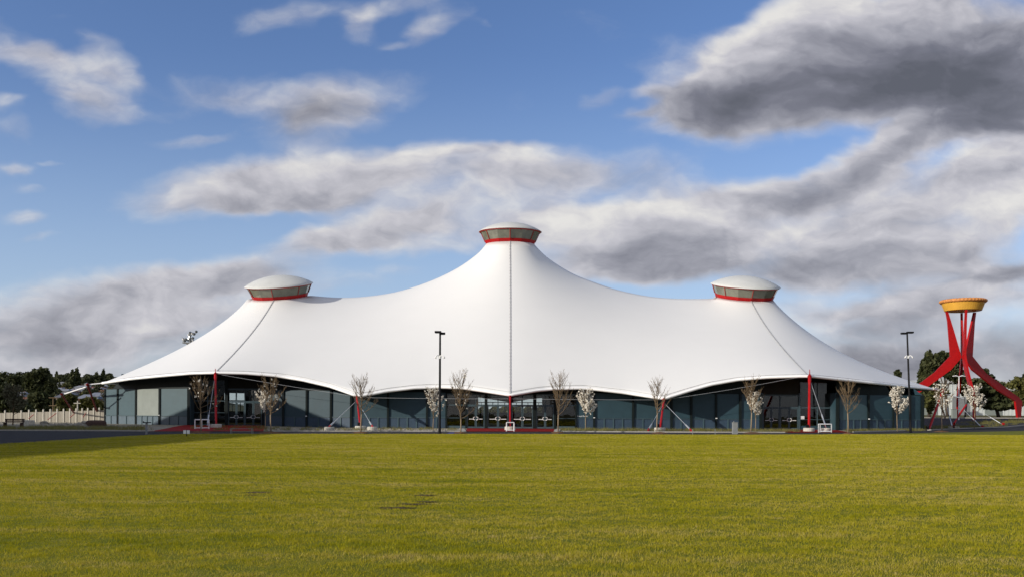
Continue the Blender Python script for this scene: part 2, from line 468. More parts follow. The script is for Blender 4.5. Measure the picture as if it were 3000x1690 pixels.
# white tube along both edges, seams with clamps
eb = MB()
for A in (XF, XB):
    pts = [Vector(A[i, NV]) + Vector((0, 0, 0.0)) for i in range(NC)]
    eb.path(pts, 0.15, 8)
eb.build("edge_tube", EDGEW, roof, smooth=True)
es = MB(); pts = []
for i in range(2, NC - 2, 1):
    a, c = Vector(XF[i, NV]), Vector(XF[i, NV - 3]); d = (c - a); pts.append(a + d * min(.9, .52 / max(.3, d.length)) + Vector((0, -.03, .03)))
es.path(pts, 0.02, 5); es.build("edge_seam", STRAP, roof)
for ci in range(3):
    col = cuts[2 * ci] + (NR[2 * ci + 1] - 1) // 2
    if ci == 0: col += 0
    pts = [Vector(XF[col, r]) for r in range(NV + 1)]
    side = [(Vector(XF[col + 1, r]) - Vector(XF[col - 1, r])).normalized() for r in range(NV + 1)]
    nrm = []
    for r in range(NV + 1):
        t = (pts[min(r + 1, NV)] - pts[max(r - 1, 0)]).normalized(); n_ = side[r].cross(t)
        nrm.append(n_ if n_.y < 0 else -n_)
    sb = MB(); KK = 96
    if 0:
        pass
    dense = resample([p + n_ * 0.035 for p, n_ in zip(pts, nrm)], KK); prev = None
    for i in range(KK):
        r = min(NV, int(i / (KK - 1) * NV)); hw = 0.11 if i % 2 else 0.06
        w_ = side[r] * hw; n_ = nrm[r] * (0.03 if i % 2 else 0.012)
        k0 = len(sb.v); sb.v += [tuple(dense[i] - w_), tuple(dense[i] - w_ * .4 + n_), tuple(dense[i] + w_ * .4 + n_), tuple(dense[i] + w_)]
        if i:
            for q in range(3): sb.f.append((k0 - 4 + q, k0 - 3 + q, k0 + 1 + q, k0 + q))
    sb.build("seam_strip", STRAP, roof)

# caps: red ring, glazed lantern, domed lid
def lerp(a, c, t): return a + (c - a) * t
for c in CAPS:
    M, r0, r1 = c['M'], c['R'], c['RR']; H = 1.55 * c['Y'] / 119; nM = 7; seg = 7
    rot0 = R(-90)          # one mullion faces the field
    Mz = M @ Matrix.Rotation(rot0, 4, 'Z')
    band = MB(); hb = 0.42
    rb1 = lerp(r0, r1 * 0.955, hb / H)
    # faceted ring of 14 short plates, hollow
    band.lathe([(r0, -0.06), (rb1, hb), (rb1 - 0.12, hb), (r0 - 0.12, -0.06), (r0, -0.06)], Mz, 14)
    cap = band.build("roof_cap", RED, pav)
    rim_r = r1 * 0.955
    g = MB(); g.lathe([(rb1 - 0.03, hb), (rim_r - 0.03, H - .02)], Mz, 14); g.build("glazing", CAPG, cap)
    rm = MB(); rm.lathe([(rim_r - 0.1, H - 0.05), (rim_r + 0.03, H - 0.05), (r1, H + 0.05), (r1, H + 0.10), (rim_r - 0.1, H + 0.08)], Mz, 42); rm.build("rim", REDD, cap)
    for k in range(nM):
        a = 2 * math.pi * k / nM
        ca, sa = math.cos(a), math.sin(a)
        m_ = MB(); m_.tube(Mz @ Vector((rb1 * ca, rb1 * sa, hb - 0.04)), Mz @ Vector((rim_r * ca, rim_r * sa, H - 0.03)), 0.055, n=6); m_.build("mullion", REDD, cap)
    d = MB(); hd = 1.27 * c['Y'] / 119; prof = []
    for i in range(11):
        t = i / 10; prof.append((max(0.02, (r1 + 0.05) * (1 - t)), H + 0.10 + hd * (1 - (1 - t) ** 2.0) ** 0.92))
    prof = [(r1 - 0.4, H + 0.085), (r1 + 0.05, H + 0.085)] + prof
    d.lathe(prof, Mz, 42); d.build("dome", DOME, cap, smooth=True)

# ---- front wall
ZP = 3.85
def zt(px):      # panel top a little higher to the left, as seen
    return interp([(300, 4.35), (553, 4.25), (830, 4.1), (1029, 3.95), (1250, 3.85), (2703, 3.8)], px)
ZD = 1.12
def panel(a, c, m, md, divs, dado=True, txt=False):
    b = MB(); A, C = WP(a), WP(c)
    b.wall(A, C, ZD if dado else -0.2, zt((a + c) / 2), 0.10)
    # wide horizontal sheets: thin reveals proud of the panel
    for zz in (1.95, 2.85):
        b.wall(A, C, zz, zz + 0.012, 0.012, 0.054)
    w = b.build("wall_panel", m, pav)
    if dado:
        d = MB(); d.wall(A, C, -0.3, ZD, 0.08, 0.0)
        nsl = 9
        for k in range(nsl):
            d.wall(A, C, 0.08 + k * 0.11, 0.08 + k * 0.11 + 0.055, 0.05, 0.06)
        d.build("dado", md, w)
        p = MB(); p.wall(A, C, ZD - 0.03, ZD + 0.05, 0.10, 0.09); p.build("rail", FRAME, w)
        for k in range(1, divs):
            q = A.lerp(C, k / divs); dd = (C - A).normalized() * 0.06
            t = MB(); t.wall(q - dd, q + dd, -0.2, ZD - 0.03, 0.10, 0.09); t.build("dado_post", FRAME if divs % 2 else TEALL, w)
    return w
COLS_LIGHT = {469, 899, 1740, 2097, 2543}
def column(px, w, z1=None, m=None, Y=None, dy=-0.12):
    q = WP(px, dy, Y); hw = w / 2 / F * q.y
    b = MB(); b.wall(q - Vector((hw, 0, 0)), q + Vector((hw, 0, 0)), -0.3, z1 or zt(px) + 0.05, 0.22)
    o = b.build("column", m or DARKC, pav)
    if px in COLS_LIGHT:
        t = MB(); t.box(q + Vector((0, -0.2, 1.22)), (0.16, 0.12, 0.09)); t.build("wall_light", WPAINT, o)
    return o
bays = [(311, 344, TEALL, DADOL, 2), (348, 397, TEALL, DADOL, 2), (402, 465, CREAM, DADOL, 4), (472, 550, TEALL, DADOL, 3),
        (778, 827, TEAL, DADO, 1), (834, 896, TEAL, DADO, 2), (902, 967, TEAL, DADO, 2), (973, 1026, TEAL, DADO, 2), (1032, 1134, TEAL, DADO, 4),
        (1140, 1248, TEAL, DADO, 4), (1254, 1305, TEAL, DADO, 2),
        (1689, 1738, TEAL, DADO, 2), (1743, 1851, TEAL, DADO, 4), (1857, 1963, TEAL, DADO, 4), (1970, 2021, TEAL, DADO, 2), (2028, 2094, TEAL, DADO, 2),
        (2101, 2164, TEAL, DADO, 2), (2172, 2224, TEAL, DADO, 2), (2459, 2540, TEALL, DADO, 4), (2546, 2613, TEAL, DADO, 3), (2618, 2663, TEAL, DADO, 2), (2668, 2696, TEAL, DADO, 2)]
for bb in bays:
    w = panel(*bb)
    if bb[0] == 1689:
        cu = bpy.data.curves.new("lettering", 'FONT'); cu.body = "Grand Pavilion"; cu.size = 0.24; cu.extrude = 0.004
        q = WP(1690.5, -0.075)
        lo = bpy.data.objects.new("lettering", cu); COL.objects.link(lo); lo.parent = w
        lo.location = Vector((q.x, q.y, 1.30)) - PO; lo.rotation_euler = (R(90), 0, 0)
        ww = (1727 - 1690) / F * 95.5
        lo.scale = (ww / 1.52, 1.0, 1.0)
        bpy.context.view_layer.update()
        lm = bpy.data.meshes.new_from_object(lo.evaluated_get(bpy.context.evaluated_depsgraph_get()))
        lm.materials.clear(); lm.materials.append(WPAINT)
        l2 = bpy.data.objects.new("lettering", lm); COL.objects.link(l2); l2.parent = w; l2.location = lo.location; l2.rotation_euler = lo.rotation_euler; l2.scale = lo.scale
        bpy.data.objects.remove(lo); l2.name = "lettering"
for px, w in [(309, 4), (346, 4.5), (399.5, 5), (469, 6), (554, 8), (830.5, 6), (899, 5.5), (970, 5.5), (1029, 6), (1137, 5.5), (1251, 5.5), (1308, 4), (1687, 3.5), (1740, 5.5),
              (1854, 5.5), (1966.5, 6.5), (2024.5, 6.5), (2097, 6), (2168, 6.5), (2228, 7), (2452, 9), (2543, 5.5), (2615.5, 5), (2665.5, 4), (2701, 8)]:
    column(px, w, m=DARKC)

def pane(a, c, z0, z1, Y=None, dy=0.0):
    b = MB(); b.wall(WP(a, dy, Y), WP(c, dy, Y), z0, z1, 0.02); return b.build("glass_pane", GLASS, pav)
def bar_h(a, c, z, h, name="transom", Y=None, dy=-0.03, m=None, th=0.10):
    b = MB(); b.wall(WP(a, dy, Y), WP(c, dy, Y), z - h / 2, z + h / 2, th); return b.build(name, m or FRAME, pav)
def post_v(px, w, z0, z1, Y=None, dy=-0.035, m=None, name="window_mullion"):
    q = WP(px, dy, Y); hw = w / 2 / F * q.y
    b = MB(); b.wall(q - Vector((hw, 0, 0)), q + Vector((hw, 0, 0)), z0, z1, 0.12); return b.build(name, m or FRAME, pav)
def door(a, c, hinge_left, z1, Y=None, dy=-0.02):
    """glazed leaf: frame, glass, D handle on the meeting side, push bar"""
    A, C = WP(a, dy, Y), WP(c, dy, Y); st = 0.10
    d = (C - A).normalized()
    b = MB()
    b.wall(A, A + d * st, 0.03, z1, 0.07); b.wall(C - d * st, C, 0.03, z1, 0.07)
    b.wall(A + d * st, C - d * st, 0.03, 0.2, 0.069); b.wall(A + d * st, C - d * st, z1 - 0.09, z1, 0.069)
    o = b.build("door", FRAME, pav)
    g = MB(); g.wall(A + d * st, C - d * st, 0.2, z1 - 0.09, 0.02); g.build("door_glass", GLASS, o)
    pb = MB(); pb.wall(A + d * (st + .12), C - d * (st + .12), 0.98, 1.04, 0.05, 0.05); pb.build("push_bar", WPAINT, o)
    hx = (C - d * 0.06) if hinge_left else (A + d * 0.06); s_ = -1 if hinge_left else 1
    hb = MB(); n = Vector((0, -1, 0))
    q = hx + n * 0.10 + Vector((0, 0, 0)); w_ = d * s_ * 0.16
    hb.path([hx + n * .03 + Vector((0, 0, 1.22)), q + Vector((0, 0, 1.25)), q + w_ + Vector((0, 0, 1.18)), q + w_ + Vector((0, 0, 0.98)), q + Vector((0, 0, 0.9)), hx + n * .03 + Vector((0, 0, .93))], 0.035, 6)
    hb.build("handle", WPAINT, o, smooth=True)
    return o
# central entrance
ZT, ZL = 2.52, 3.62
for a, c in ((1310, 1363), (1631, 1685)):
    pane(a, c, 0.28, ZL); bar_h(a, c, 1.12, 0.06); bar_h(a, c, ZT, 0.1); bar_h(a, c, 0.15, 0.26, "plinth")
for px, w in ((1366, 5), (1424, 8.5), (1494.5, 10), (1566.5, 10), (1625.5, 6)):
    post_v(px, w, -0.1, ZL + 0.1, m=DARKC, name="column", dy=-0.06)
for a, c in ((1368.6, 1419.6), (1428.4, 1489.4), (1499.6, 1561.4), (1571.6, 1622.4)):
    m_ = (a + c) / 2
    door(a, m_ - 0.4, True, ZT - 0.06); door(m_ + 0.4, c, False, ZT - 0.06)
    bar_h(a, c, ZT, 0.11); pane(a, c, ZT + 0.055, ZL - 0.03)
    post_v(m_, 2.2, ZT + 0.055, ZL - 0.03)
bar_h(1309, 1686, ZL + 0.05, 0.16, "lintel", dy=-0.05)
# left entrance
YL = 102.0
for px, w in ((664, 9), (772.5, 9)):
    post_v(px, w, -0.1, 5.4, Y=YL, m=DARKC, name="column", dy=-0.1)
pane(559, 659, 0.2, 5.3, YL); bar_h(559, 659, 1.55, 0.07, Y=YL); bar_h(559, 659, 2.9, 0.09, Y=YL); bar_h(559, 659, 5.35, 0.16, "lintel", Y=YL, m=DARKC)
bar_h(559, 659, 0.1, 0.3, "plinth", Y=YL)
post_v(609, 2.5, 0.25, 5.27, Y=YL)
for a, c in ((669, 717), (717.6, 767.5)):
    m_ = (a + c) / 2
    door(a, m_ - 0.4, True, 2.75, YL); door(m_ + 0.4, c, False, 2.75, YL)
    pane(a, c, 2.9, 4.15, YL); post_v(m_, 2.0, 2.9, 4.15, Y=YL)
bar_h(669, 768, 2.83, 0.12, Y=YL); bar_h(669, 768, 4.25, 0.18, "lintel", Y=YL, dy=-0.06)
post_v(717.3, 2.2, 2.9, 4.15, Y=YL)
# right entrance
YR = 97.0
for px, w in ((2232.5, 4), (2341, 5)):
    post_v(px, w, -0.1, 4.0, Y=YR, m=FRAME, name="column", dy=-0.1)
for a, c in ((2235, 2283), (2285.5, 2338)):
    m_ = (a + c) / 2
    door(a, m_ - 0.4, True, 2.35, YR); door(m_ + 0.4, c, False, 2.35, YR)
bar_h(2235, 2338, 2.42, 0.12, Y=YR); bar_h(2235, 2338, 3.75, 0.16, "lintel", Y=YR)
pane(2235, 2283.2, 2.48, 3.67, YR); pane(2285.4, 2338, 2.48, 3.67, YR); post_v(2284.3, 3, 0.0, 3.67, Y=YR)
pane(2344, 2393, 0.45, 5.2, YR); pane(2395, 2446, 0.45, 5.2, YR); post_v(2394, 2.2, 0.45, 5.2, Y=YR)
bar_h(2344, 2446, 2.4, 0.12, Y=YR); bar_h(2344, 2446, 1.12, 0.06, Y=YR); bar_h(2344, 2446, 0.2, 0.48, "plinth", Y=YR, m=TEAL)
nb = MB(); q = WP(2350, -0.1, YR); nb.box(q + Vector((0, 0, 1.33)), (0.44, 0.01, 0.33)); nb.build("paper_notice", WPAINT, pav)

# dark wall above the panels up to the roof
def filler(a, c, z0f, dy, n, m, name, Y=None):
    b = MB(); pts = []
    for k in range(n + 1):
        px = a + (c - a) * k / n; q = WP(px, dy, Y); z1 = roof_z(q.x, q.y) - 0.12
        pts.append((q, z0f(px), max(z0f(px) + 0.02, z1)))
    for (q, z0, z1), (q2, y0, y1) in zip(pts, pts[1:]):
        b.add([q + Vector((0, 0, z0)), q2 + Vector((0, 0, y0)), q2 + Vector((0, 0, y1)), q + Vector((0, 0, z1)),
               q + Vector((0, .1, z0)), q2 + Vector((0, .1, y0)), q2 + Vector((0, .1, y1)), q + Vector((0, .1, z1))],
              [(0, 1, 2, 3), (7, 6, 5, 4), (3, 2, 6, 7), (1, 0, 4, 5)])
    return b.build(name, m, pav)
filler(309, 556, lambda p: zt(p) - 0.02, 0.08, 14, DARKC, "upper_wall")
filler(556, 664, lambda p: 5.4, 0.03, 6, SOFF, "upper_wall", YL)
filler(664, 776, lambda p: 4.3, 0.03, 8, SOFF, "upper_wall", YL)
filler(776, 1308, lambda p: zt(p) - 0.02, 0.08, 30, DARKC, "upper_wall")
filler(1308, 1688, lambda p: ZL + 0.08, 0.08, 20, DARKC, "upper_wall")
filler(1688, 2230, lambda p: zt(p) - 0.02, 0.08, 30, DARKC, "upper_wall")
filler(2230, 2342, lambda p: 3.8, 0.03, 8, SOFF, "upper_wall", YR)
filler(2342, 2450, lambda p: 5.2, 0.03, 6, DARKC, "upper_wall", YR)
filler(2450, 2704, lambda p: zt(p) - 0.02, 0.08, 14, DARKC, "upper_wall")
# returns beside the recessed entrances
for a, Y0, Y1 in ((556.5, 100.8, 102.1), (776, 100.0, 102.1), (2230.5, 95, 97.1), (2449, 95.4, 97.1)):
    b = MB(); x = (a - HX) / F * Y0
    b.wall((x, Y0, 0), (x, Y1, 0), -0.2, 4.0, 0.10); b.build("return_wall", TEAL, pav)
# hall interior: floor, end walls, rear wall with its glazed openings
LX, RX = WP(311).x, WP(2703).x
RT = sorted((WP(p).x, 2 * 118.5 - WP(p).y) for p in (311, 400, 470, 553, 833, 2230, 2456, 2703))
fl = MB(); pl = [WP(p) for p in (311, 470, 553)] + [WP(553, 0, YL), WP(776, 0, YL), WP(833), WP(1029), WP(1690), WP(2229), WP(2230, 0, YR), WP(2449, 0, YR), WP(2456), WP(2703)]
pl += [Vector((x_, y_, 0)) for x_, y_ in reversed([(a_, min(141, b_)) for a_, b_ in RT])]
fl.prism([q + Vector((0, 0, 0.03)) for q in pl], Vector((0, 0, 0.12))); fl.build("hall_floor", FLOORM, pav)
def Yr(x): return min(141.0, interp(RT, x))
def back_z(x): return max(2.8, roof_z(x, Yr(x), 6.6) - 0.12)
openings = []
def bx(px):
    x = (px - HX) / F * 141
    for _ in range(8): x = (px - HX) / F * Yr(x)
    return x
for a, c in ((1401, 1420), (1428, 1459), (1460, 1497), (1498, 1527), (1531, 1562), (1568, 1588), (656, 668), (671, 690), (692, 716)):
    openings.append((bx(a), bx(c)))
openings.sort()
def backwall(x0, x1, z0, z1=None):
    b = MB(); n = max(1, int((x1 - x0) / 2.5))
    for k in range(n):
        xa, xb = lerp(x0, x1, k / n), lerp(x0, x1, (k + 1) / n); ya, yb = Yr(xa), Yr(xb)
        za, zb = (z1, z1) if z1 else (max(z0 + .05, back_z(xa)), max(z0 + .05, back_z(xb)))
        b.add([(xa, ya, z0), (xb, yb, z0), (xb, yb, zb), (xa, ya, za), (xa, ya + .2, z0), (xb, yb + .2, z0), (xb, yb + .2, zb), (xa, ya + .2, za)],
              [(0, 1, 2, 3), (7, 6, 5, 4), (3, 2, 6, 7), (1, 0, 4, 5), (0, 3, 7, 4), (2, 1, 5, 6)])
    return b
cur = LX; bw = MB()
def merge(A, B): A.add(B.v, B.f)
for x0, x1 in openings:
    if x0 > cur: merge(bw, backwall(cur, x0, -0.2))
    merge(bw, backwall(x0, x1, -0.2, 1.75)); merge(bw, backwall(x0, x1, 4.45))
    cur = x1
merge(bw, backwall(cur, RX, -0.2))
bw.build("rear_wall", DARKC, pav)
for x0, x1 in openings:
    p0, p1_ = Vector((x0, Yr(x0) + .1, 0)), Vector((x1, Yr(x1) + .1, 0)); q0, q1 = p0 - Vector((0, .1, 0)), p1_ - Vector((0, .1, 0))
    g = MB(); g.wall(p0, p1_, 1.75, 4.45, 0.02); w = g.build("rear_window", GLASSB, pav)
    f = MB(); f.wall(q0, q1, 3.27, 3.39, 0.12); f.wall(q0, q1, 2.72, 2.80, 0.12)
    m0, m1 = q0.lerp(q1, .47), q0.lerp(q1, .53); f.wall(m0, m1, 1.75, 3.27, 0.11); f.build("window_frame", DARKC, w)
for x, s_ in ((LX, 1), (RX, -1)):
    y0 = WP(311 if s_ > 0 else 2703).y
    b = MB(); n = 12
    for k in range(n):
        ya, yb = lerp(y0, Yr(x), k / n), lerp(y0, Yr(x), (k + 1) / n)
        za, zb = max(2.5, roof_z(x, ya, 6.6 if ya > 113 else 4) - 0.15), max(2.5, roof_z(x, yb, 6.6 if yb > 113 else 4) - 0.15)
        b.add([(x, ya, -.2), (x, yb, -.2), (x, yb, zb), (x, ya, za), (x + .15 * s_, ya, -.2), (x + .15 * s_, yb, -.2), (x + .15 * s_, yb, zb), (x + .15 * s_, ya, za)],
              [(0, 1, 2, 3), (7, 6, 5, 4), (3, 2, 6, 7), (1, 0, 4, 5)])
    b.build("end_wall", TEAL, pav)

# ---- red support posts, footings, stays
def post(top, base, r, spike=True, foot_r=0.55, foot_h=0.35):
    b = MB(); d = (top - base).normalized()
    b.path([base + Vector((0, 0, foot_h * 0.6)), base.lerp(top, 0.08), base.lerp(top, 0.35), base.lerp(top, 0.85), base.lerp(top, 0.93), top], [r * 0.8, r, r * 1.08, r, r * 1.35, r * 1.25], 12)
    b.path([top, top + d * 0.12, top + d * 0.4], [r * 1.8, r * 1.5, r * 0.5], 10)
    if spike: b.tube(top + d * 0.3, top + d * 0.95, 0.05, 0.035, 6)
    o = b.build("support_post", RED, pav, smooth=False)
    f = MB(); g_ = Vector((base.x, base.y, gz(base.x, base.y)))
    f.lathe([(foot_r, -0.3), (foot_r, foot_h - 0.05), (foot_r - 0.05, foot_h), (0.02, foot_h)], Matrix.Translation(g_), 20)
    f.build("footing", CONC, o)
    sh = MB(); sh.box(base + Vector((-r * 1.6, -0.15, foot_h + 0.17)), (0.2, 0.3, 0.34)); sh.build("base_bracket", BLACK, o)
    return o
def stay(o, p0, px, py, foot=True, r=0.055, anchor=True):
    g_ = G(px, py)
    e = g_ + Vector((0, 0, 0.42 if foot else 0.2)); d = (p0 - e).normalized()
    b = MB(); b.tube(p0, e, r * .45, n=6); b.tube(e + d * 0.5, e + d * 2.0, r * 1.3, n=8); b.build("stay_rod", STEEL, o)
    if anchor:
        a = MB(); a.obox(e - d * 0.0 + Vector((0, 0, -0.02)), d * 0.3, Vector((0.05, 0, 0)), Vector((0, 0.12, 0.1))); a.build("anchor_plate", RED, o)
    if foot:
        f = MB(); f.lathe([(0.45, -0.3), (0.45, 0.33), (0.4, 0.38), (0.02, 0.38)], Matrix.Translation(g_), 18); f.build("anchor_block", CONC, o)
EP = lambda px, dz=0.0: edge_pt(px) + Vector((0, 0, dz))
t1 = P(631, 1096, 95.7); p1 = post(t1, G(633, 1251), 0.11)
stay(p1, t1 + Vector((-.1, 0, -.6)), 607, 1252, foot=False, anchor=False)
t2 = P(1046, 1163, 92.8); p2 = post(t2, G(1056.5, 1257), 0.095, spike=False)
stay(p2, t2 + Vector((0, 0, -.3)), 965, 1262); stay(p2, t2 + Vector((0, 0, -.3)), 1090, 1261)
t3 = P(1494.5, 1162, 92.0); p3 = post(t3, G(1494.5, 1258.5), 0.085, spike=False)
t4 = P(1945, 1170, 91.5); p4 = post(t4, G(1933, 1262), 0.10, spike=False)
stay(p4, t4 + Vector((0, 0, -.3)), 2024, 1265, foot=False); stay(p4, t4 + Vector((0, 0, -.3)), 1900, 1264, foot=False)
t5 = P(2372, 1103, 91.7); p5 = post(t5, G(2370, 1262.5), 0.125)
stay(p5, t5 + Vector((.1, 0, -.5)), 2420, 1264, foot=True)
# end posts
t6 = P(2763, 1142, 103); p6 = post(t6, G(2721, 1259), 0.13, spike=False, foot_r=0.3, foot_h=0.1)
b = MB(); b.tube(P(2742, 1139.5, 103), P(2752, 1142, 103), 0.08, n=8); b.tube(P(2770, 1154, 103), P(2823, 1167, 104), 0.07, n=8); b.build("tie_rod", WPAINT, p6)
for a, y, c, y2 in ((2783, 1223, 2791, 1252.5), (2851, 1226, 2878, 1252), (2905, 1223, 2939, 1248)):
    g_ = G(c, y2); b = MB(); p0 = P(a, y, g_.y + 1.5); d = (p0 - g_).normalized()
    b.tube(g_ + d * .5, g_ + d * 2.2, 0.055, n=8); b.tube(g_, g_ + (p0 - g_) * 2.2, 0.022, n=6); b.build("stay_rod", STEEL, p6)
    a_ = MB(); a_.box(g_ + Vector((0, 0, .15)), (0.25, 0.3, 0.3)); a_.build("anchor_plate", RED, p6)
b = MB(); g_ = G(2794, 1252.5); b.path([P(2831, 1185, 103.5), P(2812, 1212, 102.5), P(2795, 1240, 101.5), g_], [0.11, 0.12, 0.13, 0.1], 10); b.build("prop_strut", RED, p6)
f = MB(); f.lathe([(0.7, -.2), (0.65, 0.18), (0.02, 0.2)], Matrix.Translation(g_), 16); f.build("footing", CONC, p6)
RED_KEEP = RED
RED = mat("shaded_red_paint", (0.13, 0.005, 0.006), 0.6, 0.2, 2.5, spec=0.15)  # darker copy of the red: shade put into the left end posts' colour
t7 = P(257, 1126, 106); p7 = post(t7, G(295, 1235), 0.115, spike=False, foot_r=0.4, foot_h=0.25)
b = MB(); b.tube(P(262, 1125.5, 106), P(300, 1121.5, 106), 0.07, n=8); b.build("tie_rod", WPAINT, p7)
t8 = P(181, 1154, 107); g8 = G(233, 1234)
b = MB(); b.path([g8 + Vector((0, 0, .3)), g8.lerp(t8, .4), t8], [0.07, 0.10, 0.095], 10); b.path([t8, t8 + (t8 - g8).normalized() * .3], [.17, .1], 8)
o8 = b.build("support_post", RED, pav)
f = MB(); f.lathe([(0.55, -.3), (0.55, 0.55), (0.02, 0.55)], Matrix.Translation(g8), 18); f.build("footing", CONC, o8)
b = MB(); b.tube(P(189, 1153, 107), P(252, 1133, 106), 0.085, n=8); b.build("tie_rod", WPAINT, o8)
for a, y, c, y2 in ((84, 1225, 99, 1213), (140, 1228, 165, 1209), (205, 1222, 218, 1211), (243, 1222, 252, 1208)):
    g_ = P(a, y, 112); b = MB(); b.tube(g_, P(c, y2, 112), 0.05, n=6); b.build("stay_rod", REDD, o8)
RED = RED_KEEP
# eave cables
cb = MB()
def cable(a, c, sag, Y1, Y2):
    p, q = P(a[0], a[1], Y1), P(c[0], c[1], Y2)
    cb.path([p.lerp(q, t / 12) + Vector((0, 0, -sag * 4 * (t / 12) * (1 - t / 12))) for t in range(13)], 0.014, 5)
cable((650, 1097), (1042, 1160), 0.05, 96, 93.5); cable((1050, 1163), (1490, 1167), 0.05, 93.3, 92.2)
cable((1500, 1167), (1943, 1170), 0.03, 92.2, 92.1); cable((1949, 1169), (2350, 1102), 0.1, 92.1, 92)
cb.build("eave_cable", STEEL, pav)

# ------------------------------------------------------------------ beds and paving in front of the hall
def bed(x0, x1, m, name, near, far, dz, step=40):
    n = max(2, int((x1 - x0) / step)); cols = []
    for k in range(n + 1):
        px = x0 + (x1 - x0) * k / n
        a = G(px, near(px)); c = far(px); cols.append(((a.x, a.y), (c.x, c.y)))
    return sheet(name, cols, 6, m, dz)
re_ = lambda px: interp(ROAD_E, px) - 0.8
bed(-400, 553, GRAVEL, "gravel_bed", re_, lambda p: WP(max(p, 300), 0.1) if p > 311 else Vector(((p - HX) / F * 122, 122, 0)), -0.006)
bed(553, 1366, GRAVEL, "gravel_bed", re_, lambda p: WP(p, 0.1) if p > 776 else WP(p, 0.1, YL), -0.006)
bed(1366, 2232, GRAVEL, "gravel_bed", re_, lambda p: WP(p, 0.1), -0.006)
bed(2232, 2704, GRAVEL, "gravel_bed", re_, lambda p: WP(p, 0.1, YR) if p < 2450 else WP(p, 0.1), -0.006)
def quadpatch(name, pts, m, dz):
    (a, c, d, e) = pts
    n = 10; cols = []
    for k in range(n + 1):
        t = k / n; p, q = a.lerp(c, t), e.lerp(d, t); cols.append(((p.x, p.y), (q.x, q.y)))
    return sheet(name, cols, 5, m, dz)
quadpatch("red_paving", [G(436, 1262.3), G(772, 1262), WP(776, -.1, YL), WP(545, -.3)], REDP, 0.012)
quadpatch("red_paving", [G(1362, 1263), G(1626, 1263), WP(1622, -.15), WP(1370, -.15)], REDP, 0.012)
quadpatch("red_paving", [G(2310, 1266), G(2490, 1265.5), WP(2447, -.15, YR), WP(2236, -.15, YR)], REDP, 0.012)
quadpatch("blue_marking", [G(1306, 1268.8), G(1345, 1268.8), G(1347, 1265.5), G(1318, 1265.5)], BLUEP, 0.002)
kb = MB()
for a, c in (((1358, 1263), (1352, 1255)), ((1630, 1263), (1637, 1256))):
    p, q = G(*a), G(*c); kb.obox((p + q) / 2, (q - p) / 2, Vector((0.25, 0, 0)), Vector((0, 0, 0.06)))
o = kb.build("kerb", KERB); o["kind"] = "structure"

# right side: car park, verge, red court
def world_quad(name, pts, m, dz):
    cols = []; n = 14
    for k in range(n + 1):
        t = k / n; cols.append(((lerp(pts[0][0], pts[1][0], t), lerp(pts[0][1], pts[1][1], t)), (lerp(pts[3][0], pts[2][0], t), lerp(pts[3][1], pts[2][1], t))))
    return sheet(name, cols, 14, m, dz)
world_quad("car_park", [(51, 106), (120, 118), (140, 152), (56, 150)], ASPH, 0.0)
world_quad("red_paving", [(82, 128), (112, 128), (116, 149), (84, 149)], REDP, 0.012)
kb = MB(); 
for k in range(20):
    xa, xb = lerp(54, 140, k / 20), lerp(54, 140, (k + 1) / 20)
    kb.obox(((xa + xb) / 2, 151, gz(xa, 151) + .05), Vector(((xb - xa) / 2, 0, 0)), Vector((0, .12, 0)), Vector((0, 0, .1)))
o = kb.build("kerb", KERB); o["kind"] = "structure"

# tufts and stones in the beds
rng = np.random.default_rng(5)
def blades(pts, h, w, lean=0.5, rng=rng):
    n = len(pts); pts = np.asarray(pts); ang = rng.uniform(0, 2 * np.pi, n); th = rng.uniform(0, 2 * np.pi, n)
    hh = h * rng.uniform(0.55, 1.25, n); ww = w * rng.uniform(0.7, 1.3, n); ln = lean * rng.uniform(0.1, 1, n) * hh
    v = np.zeros((n, 3, 3)); dx = np.stack([np.cos(ang) * ww, np.sin(ang) * ww, np.zeros(n)], 1)
    v[:, 0] = pts - dx / 2; v[:, 1] = pts + dx / 2
    v[:, 2] = pts + np.stack([np.cos(th) * ln, np.sin(th) * ln, hh], 1)
    return v.reshape(-1, 3)
tp = []
def scatter_px(x0, x1, y0f, y1f, n, per, spread):
    for _ in range(n):
        px = random.uniform(x0, x1); g_ = G(px, random.uniform(y0f(px), y1f(px)))
        for k in range(per):
            x, y = g_.x + random.gauss(0, spread), g_.y + random.gauss(0, spread)
            tp.append((x, y, gz(x, y) - 0.01))
wall_b = lambda p: interp([(300, 1241), (560, 1246), (830, 1250), (1250, 1254), (1700, 1256), (2100, 1258), (2700, 1261)], p)
scatter_px(560, 1340, lambda p: wall_b(p) + 1.5, lambda p: re_(p) - 1, 130, 26, 0.16)
scatter_px(1640, 2330, lambda p: wall_b(p) + 1.0, lambda p: re_(p) - .6, 260, 30, 0.17)
scatter_px(2330, 2340, lambda p: wall_b(p) + 3, lambda p: re_(p) - .5, 8, 30, 0.15)
scatter_px(2480, 2720, lambda p: wall_b(p) + .3, lambda p: re_(p) - .5, 90, 30, 0.17)
scatter_px(2700, 3150, lambda p: interp(ROAD_E, p) - 9, lambda p: interp(ROAD_E, p) - 1.5, 260, 34, 0.22)
scatter_px(-60, 430, lambda p: 1250, lambda p: 1259.5, 260, 26, 0.3)
o = fast_mesh("bed_grass", blades(tp, 0.30, 0.028, 0.9), TUFT); tag(o, None, None, None, "stuff")
